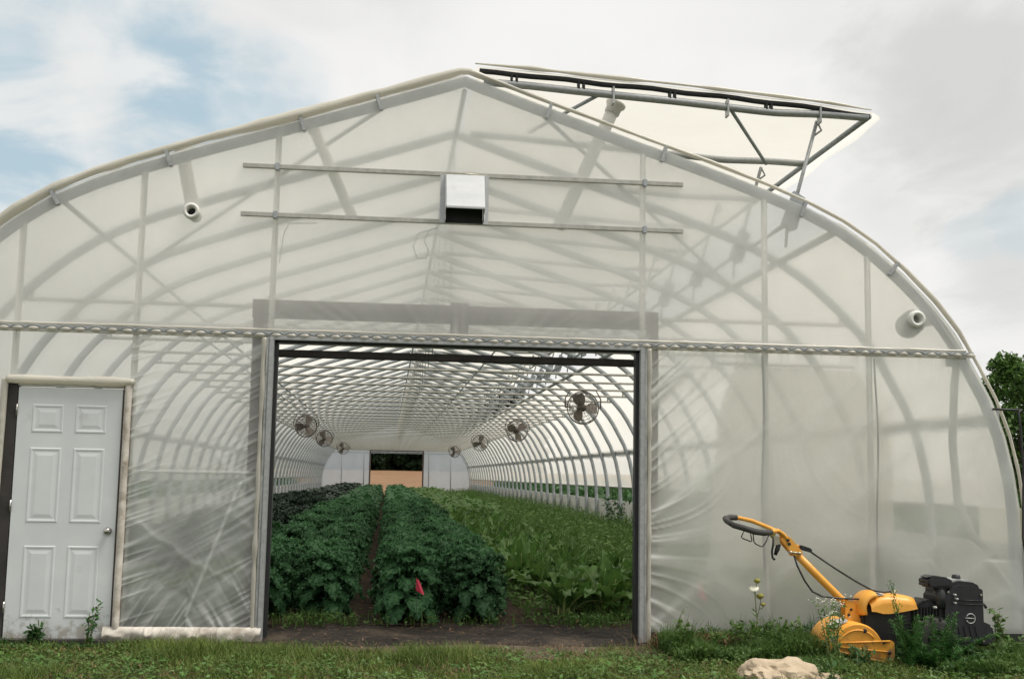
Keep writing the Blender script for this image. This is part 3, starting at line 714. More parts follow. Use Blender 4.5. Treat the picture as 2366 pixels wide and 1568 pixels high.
MB().tube([(2.30, .01, 4.58), (3.15, SP, 4.52)], .017, 8).build("vent_strut", M['hoop'], VN, True)
MB().tube([(1.16, .01, 4.62), (.72, SP * .9, 4.68)], .017, 8).build("vent_strut", M['hoop'], VN, True)
arm_me = None
for k in range(NB + 1):
    if k == 0:
        arm = MB().tube([(3.12, 0, 4.50), (2.96, 0, 3.93), (2.865, 0, 3.60)], .017, 8)
        arm.tube([(3.12, 0, 4.50), (3.16, 0, 4.42), (3.08, 0, 4.36)], .010, 6)
        arm = arm.build("rack_arm", M['pale_metal'], VN, True)
        gb = MB().prism([(2.90, 3.86), (3.00, 3.80), (2.92, 3.52), (2.86, 3.50), (2.79, 3.58)], -.02, .03).build("gearbox", M['hoop'], arm)
        lg = MB().tube([(2.84, 0, 3.55), (2.825, 0, 3.36)], .013, 6).tube([(2.82, 0, 3.57), (2.70, 0, 3.48)], .013, 6).build("arm_foot", M['hoop'], arm, True)
        arm.location = (0, .07, 0); arm0 = arm
    else:
        a = clone(arm0, VN); a.location = (0, k * SP + .07, 0)
MB().tube([(2.82, .05, 3.55), (2.82, LEN, 3.55)], .015, 8).build("drive_shaft", M['hoop'], VN, True)

# ------------------------------------------------------------------ far end wall
def far_wall():
    n = 60; mb = MB(); y = LEN + .04
    poly = [(-4.84, 0), (-1.70, 0), (-1.70, 2.80), (1.70, 2.80), (1.70, 0), (4.84, 0)]
    x, z = arc(40, 0, s_at_z(.1)); pts = [(-a, b) for a, b in zip(x[::-1], z[::-1])] + [(a, b) for a, b in zip(x[1:], z[1:])]
    def strip(x0, x1, zb):
        xs = np.linspace(x0, x1, 26); V = [(a, y, zb) for a in xs] + [(a, y, float(np.interp(abs(a), PX[:18], PZ[:18])) - .01) for a in xs]
        mb.add(V, [(i, i + 1, i + 27, i + 26) for i in range(25)])
    strip(-4.84, -1.70, .05); strip(-1.70, 1.70, 2.80); strip(1.70, 4.84, .05)
    mb.build("far_wall_film", M['film_far'], G)
    for x in (-1.72, 1.72): MB().box(x - .05, x + .05, LEN - .02, LEN + .02, 0, 2.84).build("far_door_jamb", M['wood'], G)
    MB().box(-1.77, 1.77, LEN - .021, LEN + .019, 2.84, 2.92).build("far_door_head", M['wood'], G)
    for x in (-3.54, -2.1, 2.1, 3.54): MB().tube([(x, LEN, 0), (x, LEN, float(roof_z(x)) - .08)], .03, 6).build("post", M['hoop'], G, True)
    MB().box(-4.4, 4.4, LEN - .01, LEN + .015, 2.72, 2.76).build("far_rail", M['hoop'], G)
far_wall()

# ------------------------------------------------------------------ inside things
def hanging_sheet():
    poly = [(2.75, .45), (3.72, .42), (3.70, .78), (4.74, .77), (4.78, 2.20), (4.50, 2.50), (3.05, 2.55), (2.86, 2.05)]
    nx, nz = 90, 100; X, Z = np.meshgrid(np.linspace(2.7, 4.8, nx), np.linspace(.4, 2.6, nz))
    Y = 2.3 + .03 * np.sin(X * 9 + fbm(X * 2, Z, 3) * 5) * np.clip((2.6 - Z), 0, 1)
    V = np.stack([X, Y, Z], -1).reshape(-1, 3); i = np.arange(nx * nz).reshape(nz, nx)
    F = np.stack([i[:-1, :-1], i[:-1, 1:], i[1:, 1:], i[1:, :-1]], -1).reshape(-1, 4); c = V[F].mean(1)
    def inpoly(px, pz):
        r = np.zeros(len(px), bool); n = len(poly); j = n - 1
        for a in range(n):
            x1, z1 = poly[a]; x2, z2 = poly[j]
            r ^= ((z1 > pz) != (z2 > pz)) & (px < (x2 - x1) * (pz - z1) / (z2 - z1 + 1e-9) + x1); j = a
        return r
    F = F[inpoly(c[:, 0], c[:, 2])]
    o = np_mesh("plastic_sheet", V, F, M['film_sheet'], smooth=True)
    tag(o, "cream plastic sheet hanging inside behind the front film above the tiller handle", "plastic sheet")
    MB().tube([(2.86, 2.3, 2.56), (4.35, 2.3, 2.56)], .018, 8).build("hanging_rod", M['alu'], o, True)
hanging_sheet()
def fan(x, k, z, tilt, label, first=None):
    y = k * SP - .10
    if first is None:
        f = empty("circulation_fan", (x, y, z)); r = .29
        g = MB()
        for q, yy in ((1.0, 0), (.93, -.05), (.93, .05)):
            g.tube([(r * q * math.cos(t), yy, r * q * math.sin(t)) for t in np.linspace(0, 2 * math.pi, 41)], .010 if q == 1 else .006, 6, False)
        for q in (.35, .55, .75):
            for yy in (-.075 + .02 * q, .075 - .02 * q): g.tube([(r * q * math.cos(t), yy, r * q * math.sin(t)) for t in np.linspace(0, 2 * math.pi, 33)], .0028, 4, False)
        for i in range(12):
            t = i * math.pi / 6
            for s_ in (-1, 1): g.tube([(0, s_ * .075, 0), (r * .6 * math.cos(t), s_ * .068, r * .6 * math.sin(t)), (r * math.cos(t), 0, r * math.sin(t))], .003, 4, False)
        g.build("guard", M['fan'], f, True)
        for i in range(3):
            a0 = i * 2 * math.pi / 3 + .5; V = []; nn = 7; mm = 7
            for u in np.linspace(0, 1, mm):
                rr = .05 + u * .21; half = .28 + .38 * math.sin(math.pi * min(1, .25 + u * .7))
                for v in np.linspace(-1, 1, nn): V.append((rr * math.cos(a0 + v * half * .95), -.02 + .045 * v, rr * math.sin(a0 + v * half * .95)))
            MB().add(V, [(i2 * nn + j, i2 * nn + j + 1, (i2 + 1) * nn + j + 1, (i2 + 1) * nn + j) for i2 in range(mm - 1) for j in range(nn - 1)]).build("fan_blade", M['fan_blade'], f, True)
        MB().lathe([(0, -.05), (.035, -.045), (.045, -.02), (.045, .01), (.07, .02), (.075, .16), (.05, .18), (0, .18)], (0, 0, 0), (0, 1, 0), 16).build("motor", M['fan'], f, True)
        b = MB().tube([(-.33, 0, 0), (-.33, 0, .16), (-.24, 0, .31), (.24, 0, .31), (.33, 0, .16), (.33, 0, 0)], .012, 6); b.tube([(-.33, 0, 0), (-.29, 0, 0)], .012, 6).tube([(.33, 0, 0), (.29, 0, 0)], .012, 6)
        b.build("bracket", M['fan'], f, True)
    else:
        f = clone(first)
    f.location = (x, y, z); f.rotation_euler = (0, 0, tilt); a = random.uniform(0, 2)
    for c in f.children:
        if c.name.startswith("fan_blade"): c.rotation_euler = (0, a, 0)
    return tag(f, label, "fan", "round fans hanging under the roof ties")
f0 = fan(2.85, 7, 2.575, .15, "largest and nearest round wire guard fan, right of the aisle near the door jamb")
fan(2.88, 14, 2.575, .1, "round fan second in the right hand row, dimmer behind the nearest fan", f0)
fan(2.86, 22, 2.575, -.1, "round fan third in the right hand row of the greenhouse", f0)
fan(2.87, 33, 2.575, .1, "smallest round fan, last of the right row beside the far door", f0)
fan(-2.74, 14, 2.575, -.1, "nearest round fan of the left row, hanging above dark purple kale", f0)
fan(-2.84, 21, 2.575, .15, "middle round fan of the left row inside the greenhouse", f0)
fan(-2.76, 31, 2.575, .05, "farthest round fan of the left row, left of the far door", f0)

# hanging cable on the right corner
cb = MB().tube([(4.86, -.07, 1.99), (4.82, -.09, 1.97), (4.83, -.09, 1.85), (4.845, -.09, 1.5), (4.83, -.09, 1.15), (4.82, -.09, .9), (4.84, -.09, .72), (4.92, -.09, .62)], .009, 8).build("power_cable", M['cable'], None, True)
tag(cb, "thin black cable hanging down the right corner of the greenhouse", "cable")
MB().tube([(4.60, -.06, 1.99), (4.84, -.075, 1.985)], .010, 6).build("cable_hook", M['cable'], cb, True)
MB().tube([(4.30, .12, 2.44), (4.38, .12, 2.40), (4.36, .14, 2.2), (4.36, .2, 1.7), (4.42, .25, 1.2), (4.55, .25, .9), (4.75, .25, .72)], .035, 10).build("bent_pipe", M['pale_metal'], G, True)
MB().box(4.26, 4.36, .05, .1, 2.36, 2.44).build("outlet_box", M['hoop'], G, bevel=.006)
# thin cords tied to the right posts
for i, (x, z1) in enumerate(((2.585, .2), (3.585, .55))):
    P = [(x + .012 * math.sin(z * 4 + i), .0, z) for z in np.linspace(2.4, z1, 24)]
    MB().tube(P, .008, 6).build("tie_cord", M['cable'], G, True)

# ------------------------------------------------------------------ plants
def leaves(P, size, r=rng, flat=.5, aspect=.5):
    "leaf-shaped quads (rhombs) at points P"
    n = len(P); az = r.uniform(0, 2 * math.pi, n); tl = r.normal(0, flat, n); s = size * r.uniform(.6, 1.3, n)
    a = np.stack([np.cos(az) * np.cos(tl), np.sin(az) * np.cos(tl), np.sin(tl)], 1); roll = r.normal(0, flat, n)
    b = np.stack([-np.sin(az) * np.cos(roll), np.cos(az) * np.cos(roll), np.sin(roll)], 1)
    V = np.stack([P - a * s[:, None], P + b * (s * aspect)[:, None] - a * (s * .1)[:, None], P + a * s[:, None], P - b * (s * aspect)[:, None] - a * (s * .1)[:, None]], 1)
    return V.reshape(-1, 3), np.arange(4 * n).reshape(n, 4)
def leaf_grid(L_, W_, nl, nw, a0, a1, ruf, freq, seed, pet=.25, shape=1.0, fold=.25, lobes=0.0):
    "one leaf in the x-z plane: starts at the origin, rises at a0 and bends to a1"
    r = np.random.default_rng(seed); t = np.linspace(0, 1, nl); ang = a0 + (a1 - a0) * t ** 1.3; ds = L_ / (nl - 1)
    cx = np.concatenate([[0], np.cumsum(np.cos(ang[:-1]) * ds)]); cz = np.concatenate([[0], np.cumsum(np.sin(ang[:-1]) * ds)])
    u = np.linspace(-1, 1, nw)
    tt = np.clip((t - pet) / (1 - pet), 0, 1); wid = W_ / 2 * (np.sin(np.pi * np.clip(tt, 0, 1) ** .75) ** .6) * (.75 + .4 * tt * shape); wid[t <= pet] = .010
    wid = np.maximum(wid, .006)
    nx_, nz_ = -np.sin(ang), np.cos(ang)
    U, T_ = np.meshgrid(u, t); Wd = wid[:, None]
    amp = ruf * np.abs(U) ** 1.5 * np.clip(tt * 4, 0, 1)[:, None]
    ph = r.uniform(0, 6.28, 4)
    d = amp * (np.sin(T_ * freq + ph[0] + U * 1.5) + .8 * np.sin(T_ * freq * 1.9 + ph[1] - U * 3) + .6 * np.sin(U * 9 + ph[2] + T_ * freq * .6)) + fold * Wd * np.abs(U) ** 1.2
    yy = U * Wd * (1 + lobes * np.sin(T_ * freq * 1.3 + ph[3]))
    V = np.stack([cx[:, None] + nx_[:, None] * d, yy + r.normal(0, ruf * .25, U.shape) * (np.abs(U) > .4), cz[:, None] + nz_[:, None] * d], -1)
    i = np.arange(nl * nw).reshape(nl, nw); F = np.stack([i[:-1, :-1], i[:-1, 1:], i[1:, 1:], i[1:, :-1]], -1).reshape(-1, 4)
    return V.reshape(-1, 3), F, np.stack([cx, 0 * cx, cz], 1)
def rotz(V, a):
    c, s = math.cos(a), math.sin(a); return np.stack([V[:, 0] * c - V[:, 1] * s, V[:, 0] * s + V[:, 1] * c, V[:, 2]], 1)
def join(parts):
    Vs, Fs, n = [], [], 0
    for V, F in parts: Vs.append(V); Fs.append(F + n); n += len(V)
    return np.concatenate(Vs), np.concatenate(Fs)
def kale_geo(seed, nleaf=40, nl=20, nw=11, H=.60):
    r = np.random.default_rng(seed); out = []
    for i in range(nleaf):
        q = i / nleaf; az = i * 2.4 + r.uniform(-.3, .3); h = H * (.18 + .72 * q ** .8)
        a0 = R(20 + 55 * q + r.uniform(-10, 10)); a1 = R(-110 + 70 * q + r.uniform(-15, 15))
        V, F, _ = leaf_grid(r.uniform(.33, .47) * (1.10 - .28 * q), r.uniform(.16, .23), nl, nw, a0, a1, .017, 34, seed * 100 + i, .18, 1.0, -.15, .12)
        if nl > 10:                                              # tightly curled margin
            G_ = V.reshape(nl, nw, 3); e = np.abs(np.linspace(-1, 1, nw))[None, :, None] ** 1.2 * np.clip((np.linspace(0, 1, nl) - .15) * 4, 0, 1)[:, None, None]
            V = (G_ + r.normal(0, .008, G_.shape) * e).reshape(-1, 3)
            idx = r.integers(0, nl * nw, 300); keep = (np.abs(idx % nw - (nw - 1) / 2) > nw * .18) & (idx // nw > nl * .22); P = V[idx[keep]] + r.normal(0, .007, (keep.sum(), 3)) + np.array([0, 0, .006])
            q4, qf = leaves(P, .0145, r, .8, .8); q4 = rotz(q4, az); q4[:, 2] += h; out.append((q4, qf))
        V = rotz(V, az); V[:, 2] += h; out.append((V, F))
    st = MB().tube([(0, 0, 0), (0, 0, H * .8)], .018, 6); out.append((np.array(st.v), np.array([f for f in st.f if len(f) == 4])))
    return join(out)
def chard_geo(seed, nleaf=17):
    r = np.random.default_rng(seed); out = []; ribs = MB()
    for i in range(nleaf):
        az = i * 2.4 + r.uniform(-.4, .4); q = r.uniform(0, 1); L_ = r.uniform(.40, .64)
        a0 = R(62 + 25 * q); a1 = R(-40 + 115 * q + r.uniform(-30, 20))
        V, F, c = leaf_grid(L_, r.uniform(.14, .24), 14, 7, a0, a1, .020, 17, seed * 77 + i, .26, .6, .3, .05)
        V = rotz(V, az); V[:, :2] += r.uniform(-.05, .05, 2); out.append((V, F))
        c = rotz(c, az); c[:, :2] += V[:14 * 7].reshape(14, 7, 3)[0, 3, :2]
        ribs.tube(c[:11] - np.array([0, 0, .003]), np.linspace(.013, .004, 11), 5)
    return join(out), ribs
def mesh_of(V, F, name, mat):
    o = np_mesh(name, V, F, mat, smooth=True); me = o.data; bpy.data.objects.remove(o); return me
def place(name, me, x, y, z, rz, sc, label, cat, group, parent=None):
    o = bpy.data.objects.new(name, me); COL.objects.link(o); o.location = (x, y, z); o.rotation_euler = (random.uniform(-.06, .06), random.uniform(-.06, .06), rz); o.scale = (sc, sc, sc * random.uniform(.94, 1.08))
    return tag(o, label, cat, group)
kg = [mesh_of(*kale_geo(s), "kale_plant", M['kale']) for s in range(1, 6)]
kd = [mesh_of(*kale_geo(s + 20, 30), "purple_kale_plant", M['kale_dark']) for s in range(1, 4)]
lowk = [kale_geo(s + 40, 16, 7, 5) for s in range(3)]
DY = .42
def bed(rows, mat_full, low_mat, name, n_ind, y0, y1, sc0, sc1, label, cat, group, stuff_label):
    ys = np.arange(y0, y1, DY); far = []; cnt = 0
    for j, y in enumerate(ys):
        for x in rows:
            xx = x + random.uniform(-.05, .05); yy = y + random.uniform(-.07, .07); sc = sc0 + (sc1 - sc0) * min(1, (y - y0) / 40) + random.uniform(-.07, .07); rz = random.uniform(0, 6.28)
            if cnt < n_ind:
                place(name, random.choice(mat_full), xx, yy, .02, rz, sc, label, cat, group); cnt += 1
            else:
                V, F = random.choice(lowk); far.append((rotz(V, rz) * np.array([sc, sc, sc]) + np.array([xx, yy, .02]), F))
    V, F = join(far); o = np_mesh(name + "s", V, F, low_mat, smooth=True)
    tag(o, stuff_label, cat, None, 'stuff')
bed((-1.70, -1.14), kg, M['kale'], "kale_plant", 100, 1.42, LEN - 2, .92, 1.02, "curly green kale plant in the bed left of the bare soil furrow", "kale", "green kale plants left of the furrow", "far rows of green kale left of the furrow reaching the end wall")
bed((-.30, .24), kg, M['kale'], "kale_plant", 100, 1.30, LEN - 2, .92, 1.02, "curly green kale plant in the bed right of the furrow, behind the pink flag", "kale", "green kale plants right of the furrow", "far rows of green kale right of the furrow reaching the end wall")
bed((-3.0, -2.45), kd, M['kale_dark'], "purple_kale_plant", 100, 1.6, LEN - 2, 1.02, 1.16, "dark purple kale plant in the outer left bed of the greenhouse", "kale", "dark purple kale plants", "far dark purple kale along the left side of the greenhouse")
cg = []
for s in range(4):
    (V, F), ribs = chard_geo(s + 3); cg.append((mesh_of(V, F, "chard_plant", M['chard']), ribs))
cg_r = []
for me, ribs in cg:
    o = ribs.build("leaf_rib", M['rib'], None, True); cg_r.append(o.data); bpy.data.objects.remove(o)
def chard(x, y, sc):
    i = random.randrange(4)
    o = place("chard_plant", cg[i][0], x, y, .02, random.uniform(0, 6.28), sc, "leafy green chard plant with pale upright leaf ribs in the bed beside the right jamb", "chard", "chard plants right of the kale")
    r_ = bpy.data.objects.new("leaf_rib", cg_r[i]); COL.objects.link(r_); r_.parent = o
for x, y in ((1.12, 1.35), (1.52, 1.50), (1.30, 1.95), (1.75, 1.9)): chard(x, y, 1.0)
for y in np.arange(2.4, 20, .5):
    for x in (1.10, 1.62, 2.1):
        if random.random() < .85: chard(x + random.uniform(-.12, .12), y + random.uniform(-.15, .15), random.uniform(.72, 1.0))
far = []
for y in np.arange(20, LEN - 2, .5):
    for x in (1.05, 1.6, 2.15):
        V, F = random.choice(lowk); far.append((rotz(V, random.uniform(0, 6)) * random.uniform(.8, 1.0) + np.array([x + random.uniform(-.2, .2), y, 0]), F))
V, F = join(far); tag(np_mesh("chard_plants", V, F, M['chard'], smooth=True), "far chard rows beyond the near chard, running to the end wall", "chard", None, 'stuff')

def blades(n, X, Y, Z, H, W_, lean, seg=3, r=rng, curve=1.0):
    "n grass blades as ribbons"
    az = r.uniform(0, 2 * math.pi, n); ln = lean * r.uniform(.2, 1, n); t = np.linspace(0, 1, seg + 1)
    out = H[:, None] * (ln[:, None] * t ** (1 + curve)); up = H[:, None] * t * (1 - .25 * ln[:, None] * t)
    cx = X[:, None] + np.cos(az)[:, None] * out; cy = Y[:, None] + np.sin(az)[:, None] * out; cz = Z[:, None] + up
    wd = W_[:, None] * (1 - t ** 1.6)[None] * .5 + .0006
    fa = az + math.pi / 2 + r.uniform(-.8, .8, n); dx = np.cos(fa)[:, None] * wd; dy = np.sin(fa)[:, None] * wd
    V = np.stack([np.stack([cx - dx, cy - dy, cz], -1), np.stack([cx + dx, cy + dy, cz], -1)], 2).reshape(n, -1, 3)
    k = 2 * (seg + 1); f = np.array([[2 * i, 2 * i + 1, 2 * i + 3, 2 * i + 2] for i in range(seg)])
    F = (f[None] + (np.arange(n) * k)[:, None, None]).reshape(-1, 4)
    return V.reshape(-1, 3), F
# tall weeds along the right side inside
n = 26000
X = rng.uniform(2.25, 4.75, n); Y = 1.0 + (LEN - 3) * rng.uniform(0, 1, n) ** 1.8
keep = fbm(X * 1.2, Y * .9, 61) > .36 - .1 * (Y > 12); X, Y = X[keep], Y[keep]
Hh = rng.uniform(.25, .62, len(X)) * (.6 + .7 * fbm(X * 1.1, Y * .7, 62)) * (1 + .35 * np.clip((X - 3.2) / 1.2, 0, 1))
v1 = blades(len(X), X, Y, 0 * X, Hh, rng.uniform(.010, .022, len(X)), .55)
n = 16000; X = rng.uniform(2.3, 4.75, n); Y = 1.0 + (LEN - 3) * rng.uniform(0, 1, n) ** 1.8
top = .62 * (.5 + .8 * fbm(X * 1.1, Y * .7, 62)); v2 = leaves(np.stack([X, Y, top * rng.uniform(.1, 1, n)], 1), .045)
V, F = join([v1, v2])
tag(np_mesh("weeds", V, F, M['weed']), "tall grassy weeds filling the right side bed inside the greenhouse", "weeds", None, 'stuff')
n = 3600; X = rng.uniform(-4.75, -3.3, n); Y = 1.0 + (LEN - 3) * rng.uniform(0, 1, n) ** 1.6
v1 = blades(n, X, Y, 0 * X, rng.uniform(.2, .6, n), rng.uniform(.010, .02, n), .5)
V, F = join([v1, leaves(np.stack([X, Y, rng.uniform(.05, .5, n)], 1), .05)])
tag(np_mesh("weeds", V, F, M['weed_dark']), "grassy weeds along the left wall inside the greenhouse", "weeds", None, 'stuff')
n = 5000; X = rng.uniform(-3.7, -1.75, n); Y = rng.uniform(.30, 1.5, n); Hh = .75 * (.25 + .9 * fbm(X * 2, Y * 2, 64))
V, F = join([blades(n, X, Y, 0 * X, Hh * rng.uniform(.5, 1, n), rng.uniform(.008, .018, n), .5), leaves(np.stack([X, Y, Hh * rng.uniform(.1, 1, n)], 1), .035)])
tag(np_mesh("weeds", V, F, M['weed']), "green weeds behind the wrinkled film between the door and the opening", "weeds", None, 'stuff')
n = 1300; X = rng.uniform(1.0, 2.6, n); Y = 1.9 + 30 * rng.uniform(0, 1, n) ** 1.7; k = fbm(X * 2.2, Y * 1.4, 66) > .40; X, Y = X[k], Y[k]
V, F = blades(len(X), X, Y, 0 * X, rng.uniform(.35, .68, len(X)), rng.uniform(.014, .034, len(X)), .5)
tag(np_mesh("weeds", V, F, M['weed']), "upright strappy yellow green leaves standing among the chard", "weeds", None, 'stuff')
# weeds between chard and litter on the soil
n = 5000; X = rng.uniform(.75, 2.3, n); Y = 1.3 + 20 * rng.uniform(0, 1, n) ** 1.6
V, F = join([blades(n, X, Y, 0 * X, rng.uniform(.05, .22, n), rng.uniform(.006, .012, n), .7), leaves(np.stack([X, Y, rng.uniform(.03, .2, n)], 1), .035)])
tag(np_mesh("weeds", V, F, M['weed']), "low weeds scattered between the chard plants", "weeds", None, 'stuff')
n = 420; X = rng.uniform(-1.6, 2.2, n); Y = rng.uniform(.3, 6, n)
V, F = leaves(np.stack([X, Y, .045 + .03 * rng.uniform(0, 1, n)], 1), .026, flat=.35, aspect=.35)
tag(np_mesh("dead_leaves", V, F, M['dry']), "dry brown leaves lying on the soil and ground cover", "leaves", None, 'stuff')
n = 420; X = rng.uniform(-1.5, 1.6, n); Y = rng.uniform(-.40, .95, n)
V, F = leaves(np.stack([X, Y, np.full(n, .05)], 1), .030, flat=.12, aspect=.10); tag(np_mesh("straw", V, F, M['dry']), "dry straw bits on the dark soil of the doorway threshold", "straw", None, 'stuff')
n = 700; X = np.concatenate([rng.normal(-1.15, .25, 300), rng.normal(1.25, .25, 300), rng.uniform(-.6, .6, 100)]); Y = rng.normal(.95, .14, n)
V, F = join([blades(n, X, Y, np.full(n, .03), rng.uniform(.04, .16, n), rng.uniform(.004, .009, n), .8), leaves(np.stack([X, Y, rng.uniform(.04, .13, n)], 1), .022)]); tag(np_mesh("weeds", V, F, M['weed']), "small weeds at the front edge of the crop beds", "weeds", None, 'stuff')
# tall leafy weeds standing against the right wall (individual plants)
def stem_plant(name, loc, H, nst, spread, leaf, lsize, mat, label, cat, group=None, seed=0, flower=None, lmin=.15, aspect=.4, nleaf=16, droop=.25):
    r = np.random.default_rng(seed); o = empty(name, loc, 0, label, cat, group); st = MB(); P = []; tips = []
    for i in range(nst):
        az = r.uniform(0, 6.28); sp = spread * r.uniform(.2, 1); h = H * r.uniform(.6, 1)
        b = np.array([r.normal(0, .04), r.normal(0, .04), 0]); e = np.array([math.cos(az) * sp, math.sin(az) * sp, h]); mid = b + (e - b) * .55 + np.array([0, 0, .08 * h])
        pts = [b, b + (mid - b) * .5, mid, mid + (e - mid) * .5, e]; st.tube(pts, [.006, .005, .004, .003, .0018], 5); tips.append(b * 0 + e)
        for q in r.uniform(lmin, 1, nleaf):
            k = min(3, int(q * 4)); p = np.array(pts[k]) + (np.array(pts[k + 1]) - np.array(pts[k])) * (q * 4 - k); P.append(p + r.normal(0, lsize * .6, 3))
    st.build("stem", M['stem'], o, True)
    P = np.array(P); P[:, 2] = np.maximum(P[:, 2], .02); V, F = leaves(P, lsize, r, .55, aspect); np_mesh("foliage", V, F, mat, o)
    if flower:
        for e in tips:
            for q in range(flower[1]):
                c = e + r.normal(0, flower[2], 3) * np.array([1, 1, .5]); rad = flower[0] * r.uniform(.7, 1.2)
                MB().lathe([(0, -rad * .5), (rad * .8, -rad * .2), (rad, rad * .2), (rad * .5, rad * .5), (0, rad * .55)], c, (r.normal(0, .3), r.normal(0, .3), 1), 7).build("flower_head", M['petal'] if flower[3] == 'w' else M['seed'], o, True)
    return o
for i, (x, y, h) in enumerate(((4.35, 9.5, 1.15), (4.45, 12.6, 1.3), (4.4, 15.8, 1.05), (4.3, 7.0, .95))):
    stem_plant("tall_weed", (x, y, .0), h, 7, .28, None, .07, M['weed_dark'], "tall leafy weed standing against the right side wall inside the greenhouse", "weed", "tall weeds against the inner right wall", 60 + i, nleaf=22)
# lawn in front
def lawn():
    parts = []; r = rng
    def area(x0, x1, y0, y1, dens, hs):
        n = int((x1 - x0) * (y1 - y0) * dens); X = r.uniform(x0, x1, n); Y = r.uniform(y0, y1, n)
        ds = np.abs(X) < 1.62; bare = ds & (Y > -.36 - .5 * (fbm(X * 2.2, Y * 3, 71) - .5) * 2)
        k = (fbm(X * 1.6, Y * 1.6, 72) > .28) & ~((X > 2.75) & (X < 3.36) & (Y > -1.06) & (Y < -.4)) & (~bare | (r.uniform(0, 1, n) < .10)); X, Y = X[k], Y[k]; c = fbm(X * 1.4, Y * 1.4, 73)
        H = hs * r.uniform(.3, 1.25, len(X)) * (.25 + 5.0 * np.clip(c - .15, 0, 1) ** 2); return blades(len(X), X, Y, 0 * X - .012, H, r.uniform(.0028, .0065, len(X)), .9)
    parts.append(area(-3.6, 4.9, -2.0, -.06, 3300, .065)); parts.append(area(-9, 9, -9.3, -2.0, 260, .06)); parts.append(area(4.9, 12, -2, 8, 160, .10))
    V, F = join(parts); tag(np_mesh("grass", V, F, M['lawn']), "short olive green lawn in front of the greenhouse", "grass", None, 'stuff')
    n = 22000; X = r.uniform(-3.6, 4.9, n); Y = r.uniform(-2.0, -.1, n); k = (fbm(X * 2.1, Y * 2.1, 75) > .44) & ~((np.abs(X) < 1.62) & (Y > -.62)); X, Y = X[k], Y[k]
    V, F = leaves(np.stack([X, Y, r.uniform(.004, .045, len(X))], 1), .013, flat=.35, aspect=.8)
    tag(np_mesh("clover", V, F, M['clover']), "clover and broad weeds growing through the front lawn", "clover", None, 'stuff')
    n = 260; X = r.uniform(-3.6, 4.9, n); Y = r.uniform(-2.0, -.45, n); P = np.repeat(np.stack([X, Y, np.full(n, .02)], 1), 9, 0) + r.normal(0, 1, (n * 9, 3)) * np.array([.035, .035, .012])
    P[:, 2] = np.maximum(P[:, 2], .008); V, F = leaves(P, .026, r, .45, .42); tag(np_mesh("broadleaf_weeds", V, F, M['chard']), "broad leaved weed rosettes dotted through the front lawn", "weeds", None, 'stuff')
    n = 4500; X = r.uniform(-3.6, 4.9, n); Y = r.uniform(-2.0, -.05, n)
    V, F = blades(n, X, Y, 0 * X - .005, r.uniform(.02, .06, n), r.uniform(.003, .007, n), 2.2); tag(np_mesh("straw", V, F, M['dry']), "dry brown grass clippings lying through the lawn", "straw", None, 'stuff')
lawn()
# weeds along the foot of the wall, low and dense
def undergrowth(name, x0, x1, y0, y1, n, h, ls, mat, label, seed):
    r = np.random.default_rng(seed); X = r.uniform(x0, x1, n); Y = r.uniform(y0, y1, n); c = fbm(X * 2.4, Y * 2.4, seed)
    Hh = h * (.12 + 3.6 * np.clip(c - .22, 0, 1) ** 1.6) * (.7 + .6 * vnoise(X * 9, Y * 9, seed)); v1 = leaves(np.stack([X, Y, Hh * r.uniform(.05, 1, n)], 1), ls, r, .6, .5)
    m_ = n // 2; v2 = blades(m_, X[:m_], Y[:m_], 0 * X[:m_], Hh[:m_] * 1.35, r.uniform(.003, .008, m_), .7, r=r)
    V, F = join([v1, v2]); return tag(np_mesh(name, V, F, mat), label, "weeds", None, 'stuff')
undergrowth("weeds", 1.62, 2.80, -.95, -.06, 7500, .20, .022, M['weed'], "low green weeds between the right jamb and the yellow tiller", 81)
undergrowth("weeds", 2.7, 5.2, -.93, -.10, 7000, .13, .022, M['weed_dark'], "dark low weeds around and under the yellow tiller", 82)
undergrowth("weeds", 3.42, 5.2, -1.6, -.93, 6500, .15, .022, M['weed'], "green weeds in front of the tiller's engine", 84)
undergrowth("weeds", 2.45, 2.8, -1.5, -.98, 900, .08, .018, M['weed'], "short weeds in front of the tiller's rear hood", 85)
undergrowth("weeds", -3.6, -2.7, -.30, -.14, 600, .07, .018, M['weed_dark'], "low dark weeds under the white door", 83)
V, F = blades(900, rng.normal(1.92, .16, 900), rng.normal(-.28, .07, 900), np.full(900, .02), rng.uniform(.06, .15, 900), rng.uniform(.004, .008, 900), 1.4)
tag(np_mesh("dry_grass_clump", V, F, M['dry']), "rusty brown clump of dry grass at the foot of the right jamb", "dry grass")
stem_plant("weed", (-3.22, -.17, 0), .16, 7, .13, None, .035, M['weed_dark'], "broad leaved dark weed in front of the white door's left half", "weed", None, 101, nleaf=14, aspect=.55)
stem_plant("weed", (-2.78, -.17, 0), .34, 4, .12, None, .030, M['weed_dark'], "taller weed growing at the knob side foot of the white door", "weed", None, 102, nleaf=14)
stem_plant("weed", (-3.52, -.2, 0), .17, 6, .12, None, .034, M['weed_dark'], "dark weed at the hinge side foot of the white door", "weed", None, 103, nleaf=14)
stem_plant("weed", (1.76, -.2, 0), .36, 4, .12, None, .022, M['weed'], "thin green weed beside the foot of the right jamb", "weed", None, 104, nleaf=16)
stem_plant("flowering_weed", (2.80, -1.05, 0), .50, 9, .22, None, .026, M['weed'], "bushy weed with small whitish flowers in front of the tiller's rear hood", "weed", None, 105, (.0065, 7, .022, 'w'), nleaf=26, aspect=.3)
stem_plant("flowering_weed", (3.02, -.30, 0), .52, 6, .16, None, .024, M['weed'], "whitish flowering weed behind the tiller's handle tube", "weed", None, 106, (.007, 7, .025, 'w'), nleaf=14, aspect=.3)
